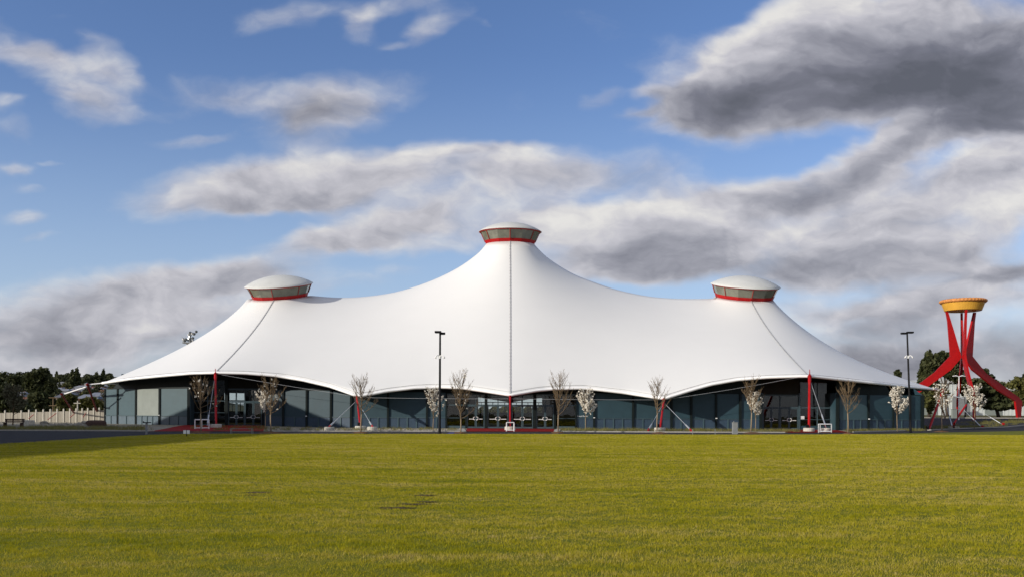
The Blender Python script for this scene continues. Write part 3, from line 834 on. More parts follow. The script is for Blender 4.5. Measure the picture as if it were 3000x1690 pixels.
# pebbles
b = MB()
for _ in range(1500):
    if random.random() < 0.65: px = random.uniform(790, 1345); g_ = G(px, random.uniform(wall_b(px) + 2, re_(px) - 0.5))
    else: px = random.uniform(120, 265); g_ = G(px, random.uniform(1239, 1249))
    s_ = random.uniform(0.05, 0.16) * (1.6 if px < 300 else 1)
    a = random.uniform(0, 3.1); V = []
    for k in range(6):
        t = a + k * math.pi / 3; V.append(g_ + Vector((math.cos(t) * s_ * random.uniform(.8, 1.2), math.sin(t) * s_ * random.uniform(.8, 1.2), -0.01)))
    k0 = V + [g_ + Vector((random.uniform(-.3, .3) * s_, random.uniform(-.3, .3) * s_, s_ * random.uniform(.5, .9)))]
    b.add(k0, [(i, (i + 1) % 6, 6) for i in range(6)])
o = b.build("pebbles", ROCKM); o["kind"] = "stuff"

# ------------------------------------------------------------------ lawn grass
def lawn_far(x):  # depth of the lawn's far edge at plan x
    return np.interp(x, [p.x for p in lawn_line], [p.y for p in lawn_line])
patches = [(G(752, 1442), 0.34, 0.13), (G(735, 1450), 0.15, 0.06), (G(1165, 1488), 0.42, 0.10), (G(1215, 1477), 0.45, 0.08), (G(1255, 1470), 0.3, 0.06), (G(1245, 1451), 0.25, 0.10)]
bs_m = mat("bare_soil_earth", (0.05, 0.037, 0.02), 0.95, 0.4, 8, col2=(0.10, 0.08, 0.04), bump=0.6, bscale=20, spec=0.05)
patches = [(c, rx * .85, ry * .85) for c, rx, ry in patches]
sm = MB()
for pi, (c, rx, ry) in enumerate(patches):
    n = 26; k0 = len(sm.v)
    for j in range(n):
        a = 2 * math.pi * j / n; w_ = .9 + .28 * math.sin(2 * a + pi) * math.sin(3 * a) + .22 * math.sin(7 * a + 2 * pi) + .12 * math.sin(11 * a)
        sm.v.append((c.x + rx * w_ * math.cos(a), c.y + ry * 2 * w_ * math.sin(a), .004 + .002 * pi))
    sm.f.append(tuple(range(k0, k0 + n)))
o = sm.build("bare_soil", bs_m); o["kind"] = "stuff"
n0 = 2700000; Ymin, Ymax = 7.6, 76.0
# density falls with distance while blades widen
yy = np.linspace(Ymin, Ymax, 2000); dens = (1.32 * yy + 19) * yy ** -1.35; cdf = np.cumsum(dens); cdf /= cdf[-1]
Y = np.interp(rng.uniform(0, 1, n0), cdf, yy)
X = rng.uniform(-1, 1, n0) * (0.66 * Y + 9.5)
# clumping: blades gather in tufts
X += 0.05 * np.sin(X * 9.1 + 3 * np.sin(Y * 5.3)) ; Y += 0.05 * np.sin(Y * 8.3 + 3 * np.sin(X * 6.1))
keep = Y < lawn_far(X) - 0.05
for c, rx, ry in patches:
    keep &= ~(((X - c.x) / (rx * 1.1)) ** 2 + ((Y - c.y) / (ry * 2.2)) ** 2 < rng.uniform(0.2, 1.5, n0))
X, Y = X[keep], Y[keep]
wl = 0.0048 * (Y / 10) ** 0.95
def cell(a, b_, s): return np.sin(a * s + 1.7 * np.sin(b_ * s * .7)) * np.sin(b_ * s * 1.1 + 1.3 * np.sin(a * s * .6))
hl = 0.031 * (1 + 0.28 * cell(X, Y, 2.2) + 0.25 * cell(X + 9, Y + 3, 6.3) + 0.2 * cell(X * .4, Y * 1.6, 0.9))
V = blades(np.stack([X, Y, np.zeros_like(X)], 1), hl, wl, 0.95)
g = bpy.data.materials.new("lawn_blades"); g.use_nodes = True
nt = g.node_tree; N = nt.nodes; L = nt.links; bs = N["Principled BSDF"]
bs.inputs["Roughness"].default_value = 0.55; bs.inputs["Specular IOR Level"].default_value = 0.08
ge = N.new("ShaderNodeNewGeometry")
mp = N.new("ShaderNodeMapping"); mp.inputs["Scale"].default_value = (0.55, 1.0, 1); L.new(ge.outputs["Position"], mp.inputs["Vector"])
n1 = N.new("ShaderNodeTexNoise"); n1.inputs["Scale"].default_value = 0.9; n1.inputs["Detail"].default_value = 5; n1.inputs["Roughness"].default_value = 0.7; L.new(mp.outputs[0], n1.inputs["Vector"])
n2 = N.new("ShaderNodeTexNoise"); n2.inputs["Scale"].default_value = 0.13; n2.inputs["Detail"].default_value = 3; L.new(ge.outputs["Position"], n2.inputs["Vector"])
m1 = N.new("ShaderNodeMath"); m1.operation = 'MULTIPLY_ADD'; L.new(ge.outputs["Random Per Island"], m1.inputs[0]); m1.inputs[1].default_value = 0.42; L.new(n1.outputs["Fac"], m1.inputs[2])
m2 = N.new("ShaderNodeMath"); m2.operation = 'MULTIPLY_ADD'; L.new(n2.outputs["Fac"], m2.inputs[0]); m2.inputs[1].default_value = 0.5; L.new(m1.outputs[0], m2.inputs[2])
rp = N.new("ShaderNodeValToRGB"); cr = rp.color_ramp
n3 = N.new("ShaderNodeTexNoise"); n3.inputs["Scale"].default_value = 1.0; n3.inputs["Detail"].default_value = 4; n3.inputs["Roughness"].default_value = .6
mp3 = N.new("ShaderNodeMapping"); mp3.inputs["Scale"].default_value = (.05, .75, 1); L.new(ge.outputs["Position"], mp3.inputs["Vector"]); L.new(mp3.outputs[0], n3.inputs["Vector"])
m3 = N.new("ShaderNodeMath"); m3.operation = 'MULTIPLY_ADD'; L.new(n3.outputs["Fac"], m3.inputs[0]); m3.inputs[1].default_value = .85; L.new(m2.outputs[0], m3.inputs[2])
n4 = N.new("ShaderNodeTexNoise"); n4.inputs["Scale"].default_value = 1.3; n4.inputs["Detail"].default_value = 6; n4.inputs["Roughness"].default_value = .72; L.new(ge.outputs["Position"], n4.inputs["Vector"])
w4 = N.new("ShaderNodeMapRange"); w4.inputs[1].default_value = .60; w4.inputs[2].default_value = .72; w4.inputs[4].default_value = .55; L.new(n4.outputs["Fac"], w4.inputs[0])
m4 = N.new("ShaderNodeMath"); m4.operation = 'ADD'; L.new(m3.outputs[0], m4.inputs[0]); L.new(w4.outputs[0], m4.inputs[1]); m2 = m4
cr.elements[0].position = 0.92 / 1.8; cr.elements[0].color = (0.112, 0.140, 0.004, 1)
cr.elements[1].position = 1.75 / 1.8; cr.elements[1].color = (0.50, 0.39, 0.14, 1)
e = cr.elements.new(1.18 / 1.8); e.color = (0.268, 0.262, 0.007, 1)
e = cr.elements.new(1.42 / 1.8); e.color = (0.42, 0.36, 0.014, 1)
mr = N.new("ShaderNodeMapRange"); mr.inputs[1].default_value = 0; mr.inputs[2].default_value = 1.8; L.new(m2.outputs[0], mr.inputs[0])
L.new(mr.outputs[0], rp.inputs["Fac"]); L.new(rp.outputs["Color"], bs.inputs["Base Color"])
tr = N.new("ShaderNodeBsdfTranslucent"); L.new(rp.outputs["Color"], tr.inputs["Color"])
mx = N.new("ShaderNodeMixShader"); mx.inputs[0].default_value = 0.38; L.new(bs.outputs[0], mx.inputs[1]); L.new(tr.outputs[0], mx.inputs[2])
L.new(mx.outputs[0], N["Material Output"].inputs["Surface"])
o = fast_mesh("lawn_grass", V, g); tag(o, "short mown yellow-green lawn grass filling the foreground", "grass", None, "stuff")
del V, X, Y

# ------------------------------------------------------------------ trees
def bare_tree(name, base, H, W, clear, seed, label, group, blossom=0, dens=1.0, lean=(0, 0), reach=1.0, btop=1.0, r0=0.052, cat="tree", leafm=None, bside=0):
    rn = random.Random(seed)
    t = thing(name, base, label, cat, group)
    base = Vector(base); tb = MB(); cbm = MB(); tips = []
    top = base + Vector((lean[0], lean[1], H))
    def lead(z): return base + Vector((lean[0] * z / H + 0.03 * math.sin(z * 2 + seed), lean[1] * z / H, z))
    zs = [0, clear * .5, clear]; tb.path([lead(z) for z in zs], [r0 * 1.15, r0, r0 * .9], 8)
    k = 7; zz = [clear + (H - clear) * i / k for i in range(k + 1)]
    cbm.path([lead(z) + Vector((rn.gauss(0, .02), rn.gauss(0, .02), 0)) for z in zz], [r0 * .9 * (1 - i / (k + .5)) + .006 for i in range(k + 1)], 5)
    ns = int(19 * dens)
    for i in range(ns):
        f = (i + rn.random()) / ns * 0.72
        z = clear + (H - clear) * f * 0.95; a = i * 2.4 + rn.uniform(-.5, .5)
        asc = i % 3 == 1
        env = W / 2 * (1.05 - .85 * f) * rn.uniform(.72, 1.12) * reach * (.5 if asc else 1)
        Lz = (H - z) * ((.62 + .25 * f) if asc else (.34 + .48 * f)) * rn.uniform(.85, 1.15)
        p0 = lead(z); o_ = Vector((math.cos(a), math.sin(a), 0)); pts = [p0]
        for s in range(1, 6):
            u = s / 5; pts.append(p0 + o_ * env * (u ** 0.8) + Vector((rn.gauss(0, .025), rn.gauss(0, .025), Lz * u ** 1.15)))
        rr = r0 * .45 * (1 - f * .5); cbm.path(pts, [rr * (1 - u / 6) + .007 for u in range(6)], 4, False)
        tips.append(pts[-1])
        for j in range(int(7 * dens)):
            u = rn.uniform(.22, 1.0); q = u * 5; b0 = pts[int(min(4, q))].lerp(pts[int(min(4, q)) + 1], q - int(min(4, q)))
            aa = a + rn.uniform(-1.3, 1.3); l = rn.uniform(.25, .75) * (H / 5)
            d = Vector((math.cos(aa) * .5, math.sin(aa) * .5, rn.uniform(.6, 1.1))).normalized()
            m_ = b0 + d * l * .5 + Vector((rn.gauss(0, .03), rn.gauss(0, .03), 0)); e_ = b0 + d * l + Vector((0, 0, .05))
            cbm.path([b0, m_, e_], [.010, .008, .005], 3, False); tips += [m_, e_, b0]
            for _ in range(2):
                d2 = (d + Vector((rn.gauss(0, .5), rn.gauss(0, .5), rn.uniform(-.1, .4)))).normalized(); l2 = rn.uniform(.12, .32) * H / 5
                s0 = b0.lerp(e_, rn.uniform(.3, .9)); cbm.path([s0, s0 + d2 * l2], [.007, .004], 3, False); tips.append(s0 + d2 * l2)
    tb.build("trunk", BARK, t, smooth=True); cbm.build("crown", TWIG, t)
    if blossom:
        rq = np.random.default_rng(seed); v = []
        cand = [p for p in tips if p.z < base.z + H * btop and (bside == 0 or (p.x - base.x) * bside > -0.15)]
        for _ in range(blossom):
            lo_, hi_ = base.z + clear * .9, base.z + H * btop; zq = lo_ + (hi_ - lo_) * rn.random()
            pk = min((cand[rn.randrange(len(cand))] for _q in range(5)), key=lambda q: abs(q.z - zq)); p = pk + Vector((rn.gauss(0, .035), rn.gauss(0, .035), rn.gauss(0, .035)))
            for _k in range(5):
                c = np.array(p) + rq.normal(0, .03, 3); u = rq.normal(size=3); u /= np.linalg.norm(u); w = np.cross(u, rq.normal(size=3)); w /= np.linalg.norm(w)
                s = rq.uniform(.028, .056); v += [c - u * s - w * s, c + u * s - w * s, c + u * s + w * s, c - u * s + w * s]
        fast_mesh("blossom" if leafm is None else "leaves", np.array(v), leafm or BLOSS, t, 4, ORG[t.name])
    return t
S = lambda px, g_: px / F * g_.y
def ytree(px, py, top, w, clear, seed, label, **k):
    g_ = G(px, py); H = (py - top) / F * g_.y; k.setdefault('group', "young street trees along the lawn edge")
    t = bare_tree(k.pop('name', "young_tree"), g_, H, w / F * g_.y, clear / F * g_.y, seed, label, **k)
    return t
ytree(588, 1265, 1096, 100, 55, 1, "bare shaded young tree in front of the white barriers at the left red entrance", dens=.95, blossom=14)
ytree(793, 1265.5, 1100, 105, 52, 2, "young tree with a pale forked trunk and reddish buds, right of the left entrance", dens=1.15, blossom=22)
ytree(778, 1257, 1138, 66, 40, 3, "white-blossomed young tree tucked behind the pale forked-trunk tree", name="blossom_tree", blossom=360, group="white blossoming young trees", r0=.035, bside=-1)
ytree(1058, 1265, 1093, 95, 52, 4, "leafless young tree standing before the leaning red post with two anchor blocks", dens=1.0, blossom=8)
ytree(1269, 1261.5, 1132, 70, 38, 5, "sparse white blossom tree beside the lone black lamp post in front of the roof", name="blossom_tree", blossom=250, group="white blossoming young trees", r0=.035)
ytree(1350, 1266.5, 1082, 98, 40, 6, "tall bare tree with low spreading limbs left of the central doors", dens=1.1, lean=(-.12, 0), blossom=14)
ytree(1634, 1265, 1084, 84, 50, 8, "tall bare tree standing right of the central doors", dens=1.1, lean=(.25, 0), blossom=0)
ytree(1716, 1261, 1136, 64, 38, 9, "densely white-blossomed tree in front of the wall lettering", name="blossom_tree", blossom=620, group="white blossoming young trees", r0=.035)
ytree(1925, 1264.5, 1103, 70, 55, 10, "slim bare young tree beside the leaning red post right of centre", dens=.95)
ytree(2201, 1266, 1105, 84, 58, 11, "bare young tree sharing a mulch mound with a blossom tree by the grey cabinet", dens=1.0)
ytree(2213, 1265, 1146, 50, 42, 12, "narrow white-blossomed tree sharing a mulch mound with a bare tree", name="blossom_tree", blossom=330, group="white blossoming young trees", r0=.032)
ytree(2484, 1268, 1112, 86, 58, 13, "bare brown tree in front of the wall right of the right entrance", dens=1.1)
ytree(2628, 1263, 1131, 66, 48, 14, "round white-blossomed tree left of the black lamp post at the hall's right end", name="blossom_tree", blossom=620, group="white blossoming young trees", r0=.035)
ytree(2759.5, 1262, 1120, 62, 55, 15, "thin young tree beside the leaning red end post at the hall's right tip", dens=.9, blossom=130)
ytree(2855, 1253.5, 1122, 80, 45, 16, "white-blossomed tree under the red tower", name="blossom_tree", blossom=640, group="white blossoming young trees", r0=.04)
# blossom clump on the trunk of the tall tree
ytree(318, 1239, 1138, 64, 38, 17, "small pale-leaved tree at the hall's left end wall", dens=1.1, blossom=420, leafm=LEAFS)
ytree(38, 1244, 1124, 78, 30, 18, "broad shadowed young tree behind the dark bench", dens=1.4, blossom=1500, leafm=LEAFS, r0=.07)
# mulch mounds
for px, py, w in ((588, 1266, 60), (793, 1267, 75), (1058, 1267, 48), (1350, 1268, 44), (1634, 1267, 40), (1933, 1268, 50), (2205, 1268, 60), (2484, 1269.5, 30), (2759, 1263.5, 44)):
    g_ = G(px, py); r = w / 2 / F * g_.y; b = MB(); n = 20; rn = random.Random(px)
    prof = [(r, -.02), (r * .75, .05), (r * .3, .10), (.02, .11)]
    b.lathe(prof, Matrix.Translation(g_) @ Matrix.Diagonal((1, .9, 1, 1)), n)
    b.v = [(x + rn.gauss(0, .04), y + rn.gauss(0, .04), z + rn.uniform(-.01, .015)) for x, y, z in b.v]
    o = b.build("mulch", MULCH, smooth=True, loc=g_); o["kind"] = "stuff"

def crown_faces(blobs, n, size, rq, flat=0.0):
    """leaf-sized quads through ellipsoids (centre, radii, weight)"""
    w = np.array([b_[1][0] * b_[1][2] for b_ in blobs]); w = w / w.sum(); out = []
    for (c, r), k in zip(blobs, (w * n).astype(int) + 1):
        d = rq.normal(size=(k, 3)); d /= np.linalg.norm(d, axis=1)[:, None]
        rad = rq.uniform(0.35, 1.06, k) ** 0.5; lump = 1 + .22 * np.sin(d[:, 0] * 7 + c[0]) * np.sin(d[:, 2] * 6 + c[2] * 2) + .12 * np.sin(d[:, 1] * 11 + c[1])
        p = np.array(c) + d * np.array(r) * (rad * lump)[:, None]
        u = rq.normal(size=(k, 3)); u[:, 2] *= (1 - flat); u /= np.linalg.norm(u, axis=1)[:, None]
        v = np.cross(u, rq.normal(size=(k, 3)) * np.array([1, 1, 1 - flat])); v /= np.linalg.norm(v, axis=1)[:, None]
        s = size * rq.uniform(.5, 1.2, k)[:, None]
        out.append(np.stack([p - u * s - v * s * .6, p + u * s - v * s * .6, p + u * s + v * s * .6, p - u * s + v * s * .6], 1).reshape(-1, 3))
    return np.concatenate(out)
def px_tree(name, label, Y, blobs, n, size, m, trunk=None, group=None, seed=1, flat=0.0, limbs=True, cat="tree", ground=None, depth=0.8):
    """crown given as picture ellipses (px, py, rx, ry) at depth Y, with real depth"""
    k = Y / F; rq = np.random.default_rng(seed); rn = random.Random(seed); B = []
    for bl in blobs:
        c = P(bl[0], bl[1], Y + rn.uniform(-1, 1) * bl[2] * k * .5); B.append((tuple(c), (bl[2] * k, max(bl[2], bl[3]) * k * depth, bl[3] * k)))
    tx, ty, tw = trunk; base = P(tx, ty, Y)
    base.z = (gz(base.x, base.y) if ground is None else ground(base.x, base.y))
    t = thing(name, base, label, cat, group)
    tb = MB(); r = tw / 2 * k; topb = max(B, key=lambda q: q[0][2]); tp_ = Vector(topb[0])
    mid = base.lerp(tp_, .45) + Vector((rn.gauss(0, r * .3), 0, 0))
    tb.path([base - Vector((0, 0, .3)), base.lerp(mid, .5), mid, tp_], [r * 1.2, r, r * .75, r * .2], 8)
    if limbs:
        for c, rr in B:
            s0 = base.lerp(tp_, rn.uniform(.25, .55)); tb.path([s0, s0.lerp(Vector(c), .55) + Vector((0, 0, .1 * rr[2])), Vector(c)], [r * .45, r * .3, r * .12], 5, False)
    tb.build("trunk", TRUNKD, t, smooth=True)
    fast_mesh("crown", crown_faces(B, n, size, rq, flat), m, t, 4, ORG[t.name])
    return t
# right of the hall
px_tree("pine_tree", "tall dark cypress-shaped evergreen just right of the hall's roof tip", 165, [(2720, 1085, 15, 36), (2712, 1112, 18, 30), (2726, 1118, 16, 34), (2716, 1150, 18, 34), (2721, 1052, 8, 20)], 5200, .42, LEAFC, (2722, 1218, 8), seed=21)
px_tree("pine_tree", "umbrella-crowned pine behind the red tower's left leg", 185, [(2765, 1052, 26, 20), (2745, 1066, 22, 16), (2788, 1060, 20, 20), (2750, 1088, 14, 14), (2795, 1092, 24, 18), (2812, 1108, 20, 12)], 4200, .45, LEAFC, (2776, 1218, 9), seed=22)
px_tree("cedar_tree", "wide dark cedar with flat tiers behind the red tower's right leg", 175,
        [(2895, 1104, 16, 7), (2880, 1116, 34, 8), (2905, 1128, 40, 10), (2890, 1142, 42, 9), (2920, 1155, 52, 12), (2900, 1172, 50, 12), (2945, 1165, 46, 10), (2925, 1188, 50, 10), (2960, 1182, 34, 10), (2884, 1088, 9, 6)], 7500, .40, LEAFD, (2927, 1214, 9), seed=23, flat=.45)
px_tree("conifer_tree", "pointed conifer tip showing above the roof's right slope", 200, [(2628, 1128, 16, 20), (2628, 1106, 9, 16), (2629, 1093, 4, 9)], 1600, .4, LEAFC, (2628, 1210, 6), seed=24, limbs=False)
px_tree("garden_tree", "loose grey-green tree in front of the warehouse left of the red tower", 150, [(2725, 1185, 10, 22), (2760, 1150, 18, 10), (2742, 1145, 14, 9)], 520, .3, LEAFO, (2770, 1216, 5), seed=25)
px_tree("garden_tree", "leafy tree against the warehouse just left of the blossom tree under the tower", 152, [(2822, 1140, 16, 14), (2840, 1132, 14, 12)], 460, .3, LEAFO, (2826, 1217, 5), seed=26)
px_tree("garden_tree", "thin twiggy tree behind the red tower's right foot at the frame edge", 160, [(2985, 1120, 22, 14), (2965, 1128, 14, 10), (3005, 1140, 24, 14), (2985, 1160, 26, 16)], 1200, .28, LEAFO, (2990, 1216, 5), seed=27)
px_tree("pine_tree", "dark evergreen at the picture's right edge beyond the tower", 180, [(3040, 1110, 40, 40), (3020, 1160, 34, 24), (3060, 1150, 40, 30)], 2500, .45, LEAFD, (3045, 1214, 9), seed=28)

# warehouse behind the trees
wb = P(2850, 1213, 215); wz = gz(wb.x, wb.y)
wh = thing("warehouse", (wb.x, 215, wz), "long pale grey-white metal warehouse behind the trees and the red tower", "warehouse")
x0, x1 = P(2560, 1200, 215).x, P(3500, 1200, 215).x; zt_ = P(2850, 1122, 215).z
b = MB(); b.box(((x0 + x1) / 2, 228, (wz + zt_) / 2 - .2), (x1 - x0, 26, zt_ - wz + .4)); 
k = 0
while x0 + k * 0.9 < x1:
    b.box((x0 + k * 0.9, 214.97, (wz + zt_) / 2), (.12, .06, zt_ - wz)); k += 1
b.build("wall", WARE, wh)
rf = MB(); n = 7; w_ = (x1 - x0) / n
for k in range(n):
    xa = x0 + k * w_; rf.prism([(xa, 214.6, zt_), (xa + w_ - .05, 214.6, zt_), (xa + w_ * .5, 214.6, zt_ + 1.3)], Vector((0, 0.02, 0)))
    rf.add([(xa, 214.6, zt_ + .01), (xa + w_ * .5, 214.6, zt_ + 1.3), (xa + w_ * .5, 241.5, zt_ + 1.3), (xa, 241.5, zt_ + .01), (xa + w_ - .05, 214.6, zt_ + .01), (xa + w_ - .05, 241.5, zt_ + .01)], [(0, 1, 2, 3), (1, 4, 5, 2)])
rf.build("roof", WARER, wh)
for k in range(3):
    xa = P(2720 + k * 95, 1200, 215).x; d = MB(); d.box((xa, 214.93, wz + 2.2), (4.2, .1, 4.4)); d.build("roller_door", GREYB if k % 2 else CREAM, wh)
g_ = P(2795, 1218, 150); bx_ = MB(); zz = gz(g_.x, g_.y)
bx_.box((g_.x, 150, zz + .75), (.75, .5, 1.5)); bx_.box((g_.x, 150, zz + 1.53), (.85, .6, .07)); tag(bx_.build("utility_box", CREAM, loc=(g_.x, 150, zz)), "cream utility box on the verge in front of the warehouse", "utility box")

# ------------------------------------------------------------------ red tower with the yellow dish
TY = 145.0; TC = P(2820, 1200, TY); tz = gz(TC.x, TC.y)
tw = thing("dish_tower", (TC.x, TY, tz), "tall sculpture of bent red legs carrying a yellow dish with a scalloped orange rim", "sculpture")
k = TY / F
def TP(dx, py): return TC.x + dx * k, P(2820, py, TY).z
d = MB(); Mb = Matrix.Translation((TC.x, TY, 0))
zb, zm, zr = TP(0, 911)[1], TP(0, 889)[1], TP(0, 880)[1]
d.lathe([(.02, zb), (49 * k, zb), (50 * k, zb + .05), (59.5 * k, zm + .3), (56 * k, zm + .3)], Mb, 48)
bowl = d.build("dish", YELLOW, tw, smooth=False)
rm = MB(); n = 200; prof = [(56, 889.5), (60, 888.5), (63.5, 885), (63, 881), (58, 878.5), (40, 877), (1, 876)]
for r, py in prof:
    for j in range(n):
        a = 2 * math.pi * j / n; wv = 1 + (.010 * math.cos(a * 40) if r > 57 else 0); z = TP(0, py)[1] + (.03 * math.cos(a * 40) if 57 < r else .03 * math.sin(a * 9))
        rm.v.append((TC.x + r * k * wv * math.cos(a), TY + r * k * wv * math.sin(a), z))
for i in range(len(prof) - 1):
    for j in range(n): rm.f.append((i * n + j, i * n + (j + 1) % n, (i + 1) * n + (j + 1) % n, (i + 1) * n + j))
rm.build("scalloped_rim", CRUST, bowl, smooth=True)
# leg outline in its own plane: (distance from the axis px, py)
LEG = [(-46, 912), (-39.5, 912), (-24, 965), (-1.5, 1046), (-30, 1082), (-108, 1143), (-150, 1172), (-158, 1216), (-166, 1216), (-171, 1172), (-164, 1160), (-76, 1090), (-33, 1042), (-41, 940)]
for ang, ins in ((26, .42), (68, 0), (170, 0), (253, 0)):
    ca, sa = math.cos(R(ang)), math.sin(R(ang)); poly = []
    for dx, py in LEG:
        r = -dx * k * (1 + ins * max(0, min(1, (py - 1046) / 124)) + (.13 if ins else 0)); z = TP(0, py)[1]
        if py == 1216: z = tz - .2
        poly.append(Vector((TC.x + (r + .12) * ca, TY + (r + .12) * sa, z)))
    m_ = MB(); m_.prism(poly, Vector((-sa, ca, 0)) * 0.34); m_.build("leg", RED, tw)

# ------------------------------------------------------------------ street furniture
def lamp(px, py, top, label, heads, lean=0.0):
    g_ = G(px, py); H = (py - top) / F * g_.y
    t = thing("lamp_post", g_, label, "lamp post", "black twin-headed lamp posts by the lawn")
    b = MB(); ax = g_ + Vector((lean, 0, H))
    b.path([g_, g_.lerp(ax, .5), ax], [.11, .09, .075], 10); b.lathe([(.16, 0), (.16, .03), (.09, .06)], Matrix.Translation(g_), 12)
    b.build("pole", BLACK, t)
    for dx, dy, dz, sx, sy in heads:
        h = MB(); c = ax + Vector((dx, dy, dz)); h.box(c, (sx, sy, .15)); h.box(c + Vector((0, 0, -.085)), (sx * .8, sy * .8, .03)); h.box((ax + c) / 2 + Vector((0, 0, dz * .0)), (abs(dx) + .06, .06, .07))
        h.build("luminaire", BLACK, t)
    zc = P(px, 1046, g_.y).z; c = Vector((g_.x + lean * .72, g_.y, zc))
    for s_ in (-1, 1):
        a = MB(); a.path([c + Vector((s_ * .05, -.08, .12)), c + Vector((s_ * .2, -.12, .16)), c + Vector((s_ * .32, -.15, .05)), c + Vector((s_ * .36, -.16, -.08))], [.035, .035, .05, .085], 8)
        a.build("camera_arm", WPAINT, t, smooth=True)
    a = MB(); a.lathe([(.10, -.1), (.12, .05), (.10, .16)], Matrix.Translation(c), 10, True); a.build("camera_bracket", WPAINT, t)
    return t
lamp(1288, 1269, 972, "black twin-headed lamp post standing alone before the middle of the white roof", [(-.16, -.1, .0, .52, .3), (.2, .1, -.1, .4, .3)])
lamp(2668, 1266.5, 975, "slightly leaning black twin-headed lamp post by the hall's right end", [(-.3, 0.05, -.02, .5, .3), (.25, -.05, .06, .6, .32)], lean=-.38)

def barrier(px0, px1, py0, py1, label, panels, Y=None):
    a, c = G(px0, py1), G(px1, py1); H = (py1 - py0) / F * a.y
    t = thing("bollard_frame", (a + c) / 2, label, "barrier", "white tube barriers round the post bases")
    for f0, f1, dy in panels:
        p, q = a.lerp(c, f0), a.lerp(c, f1); p.y += dy[0]; q.y += dy[1]
        b = MB(); h = Vector((0, 0, H)); r = .05
        b.path([p, p + h, ], r, 8); b.path([q, q + h], r, 8); b.path([p + h, q + h], r, 8); b.path([p + h * .12, q + h * .12], r * .8, 8)
        b.build("hoop", WPAINT, t)
    return t
barrier(571, 609, 1228, 1255.5, "pair of square white tube barriers on the shaded left red paving", [(0, .44, (0, 0)), (.52, 1, (0, .3))])
barrier(1484, 1506, 1236.5, 1262.5, "single white hoop barrier round the foot of the central red post", [(0, 1, (0, 0))])
barrier(2398, 2436, 1241.5, 1266, "white cage barrier round the stay anchor on the right red paving", [(0, 1, (0, 0)), (0, .42, (0, 1.0)), (.42, 1, (1.0, 0))])
g_ = G(2153, 1270.5); b = MB(); w_ = 14 / F * g_.y; h_ = 33.5 / F * g_.y
b.box(g_ + Vector((0, 0, h_ / 2)), (w_, .35, h_)); b.box(g_ + Vector((0, 0, h_ + .02)), (w_ + .04, .39, .04)); b.box(g_ + Vector((.12, -.185, h_ * .55)), (.03, .02, .12))
b.box(g_ + Vector((-w_ * .25, 0, h_ + .09)), (.06, .06, .1))
tag(b.build("service_cabinet", GREYB, loc=g_), "narrow grey service cabinet standing at the lawn edge", "cabinet")
g_ = G(429, 1271); t = thing("water_tap", g_, "grey pillar with a flat head at the lawn edge by the left red paving", "tap")
b = MB(); h_ = 33 / F * g_.y; b.box(g_ + Vector((0, 0, h_ / 2)), (.11, .11, h_)); b.build("pillar", GREYB, t)
b = MB(); b.box(g_ + Vector((.05, 0, h_ + .03)), (.55, .16, .07)); b.box(g_ + Vector((-.22, 0, h_ + .09)), (.06, .06, .08)); b.build("head", BLACK, t)
g_ = G(547, 1277); t = thing("field_sign", g_, "small white two-panel sign on a black stake in the shaded grass", "sign")
b = MB(); b.box(g_ + Vector((0, 0, .22)), (.05, .05, .46)); b.build("stake", BLACK, t)
for s_ in (-1, 1):
    b = MB(); b.box(g_ + Vector((s_ * .12, -.05, .30)), (.19, .03, .24)); b.build("sign_panel", WPAINT, t)
a, c = G(675, 1270), G(741, 1270); t = thing("bike_rail", (a + c) / 2, "low grey steel rail on the asphalt before the left red paving", "rail"); H = 16 / F * a.y
for q in (a, a.lerp(c, .06), c, c.lerp(a, .06)):
    b = MB(); b.tube(q, q + Vector((0, 0, H)), .022, n=6); b.build("post", GREYB, t)
b = MB(); b.tube(a + Vector((0, 0, H * .97)), c + Vector((0, 0, H * .97)), .02, n=6); b.tube(a + Vector((0, 0, H * .5)), c + Vector((0, 0, H * .5)), .015, n=6); b.build("rail", GREYB, t)
for px, lab in ((2029, "short thin grey stake at the road edge nearest the red stay anchor"), (2095, "short thin grey stake at the road edge nearer the grey cabinet")):
    g_ = G(px, 1271); b = MB(); b.box(g_ + Vector((0, 0, .2)), (.05, .05, .42)); b.box(g_ + Vector((0, 0, .42)), (.06, .06, .02)); tag(b.build("marker_stake", GREYB, loc=g_), lab, "stake", "thin marker stakes")
# bench
g_ = G(39, 1250); t = thing("park_bench", g_, "dark brown timber bench by the shaded road at the far left", "bench"); W_ = 58 / F * g_.y
b = MB()
for i in range(3): b.box(g_ + Vector((0, -.16 + i * .15, .45)), (W_, .13, .05))
b.build("seat", WOODD, t)
b = MB(); 
for i in range(2): b.box(g_ + Vector((0, .25 + .02 * i, .60 + i * .16)), (W_, .05, .13))
b.build("backrest", WOODD, t)
for s_ in (-1, 1):
    b = MB(); b.box(g_ + Vector((s_ * W_ * .42, 0, .21)), (.09, .46, .42)); b.box(g_ + Vector((s_ * W_ * .42, .27, .4)), (.08, .05, .8)); b.build("leg", WOODD, t)
# concrete anchor blocks left
for px, py, r, h_, lab in ((75, 1246, .30, .6, "pale round concrete block standing beside the dark bench"), (93, 1241, .32, .45, "low round concrete block between the bench and the white fence"), (206, 1229, .35, .4, "small round concrete block close in front of the white fence")):
    g_ = G(px, py); b = MB(); b.lathe([(r, -.2), (r, h_ - .04), (r - .05, h_), (.02, h_)], Matrix.Translation(g_), 20); tag(b.build("concrete_block", CONC, loc=g_), lab, "concrete block", "round concrete blocks left of the hall")
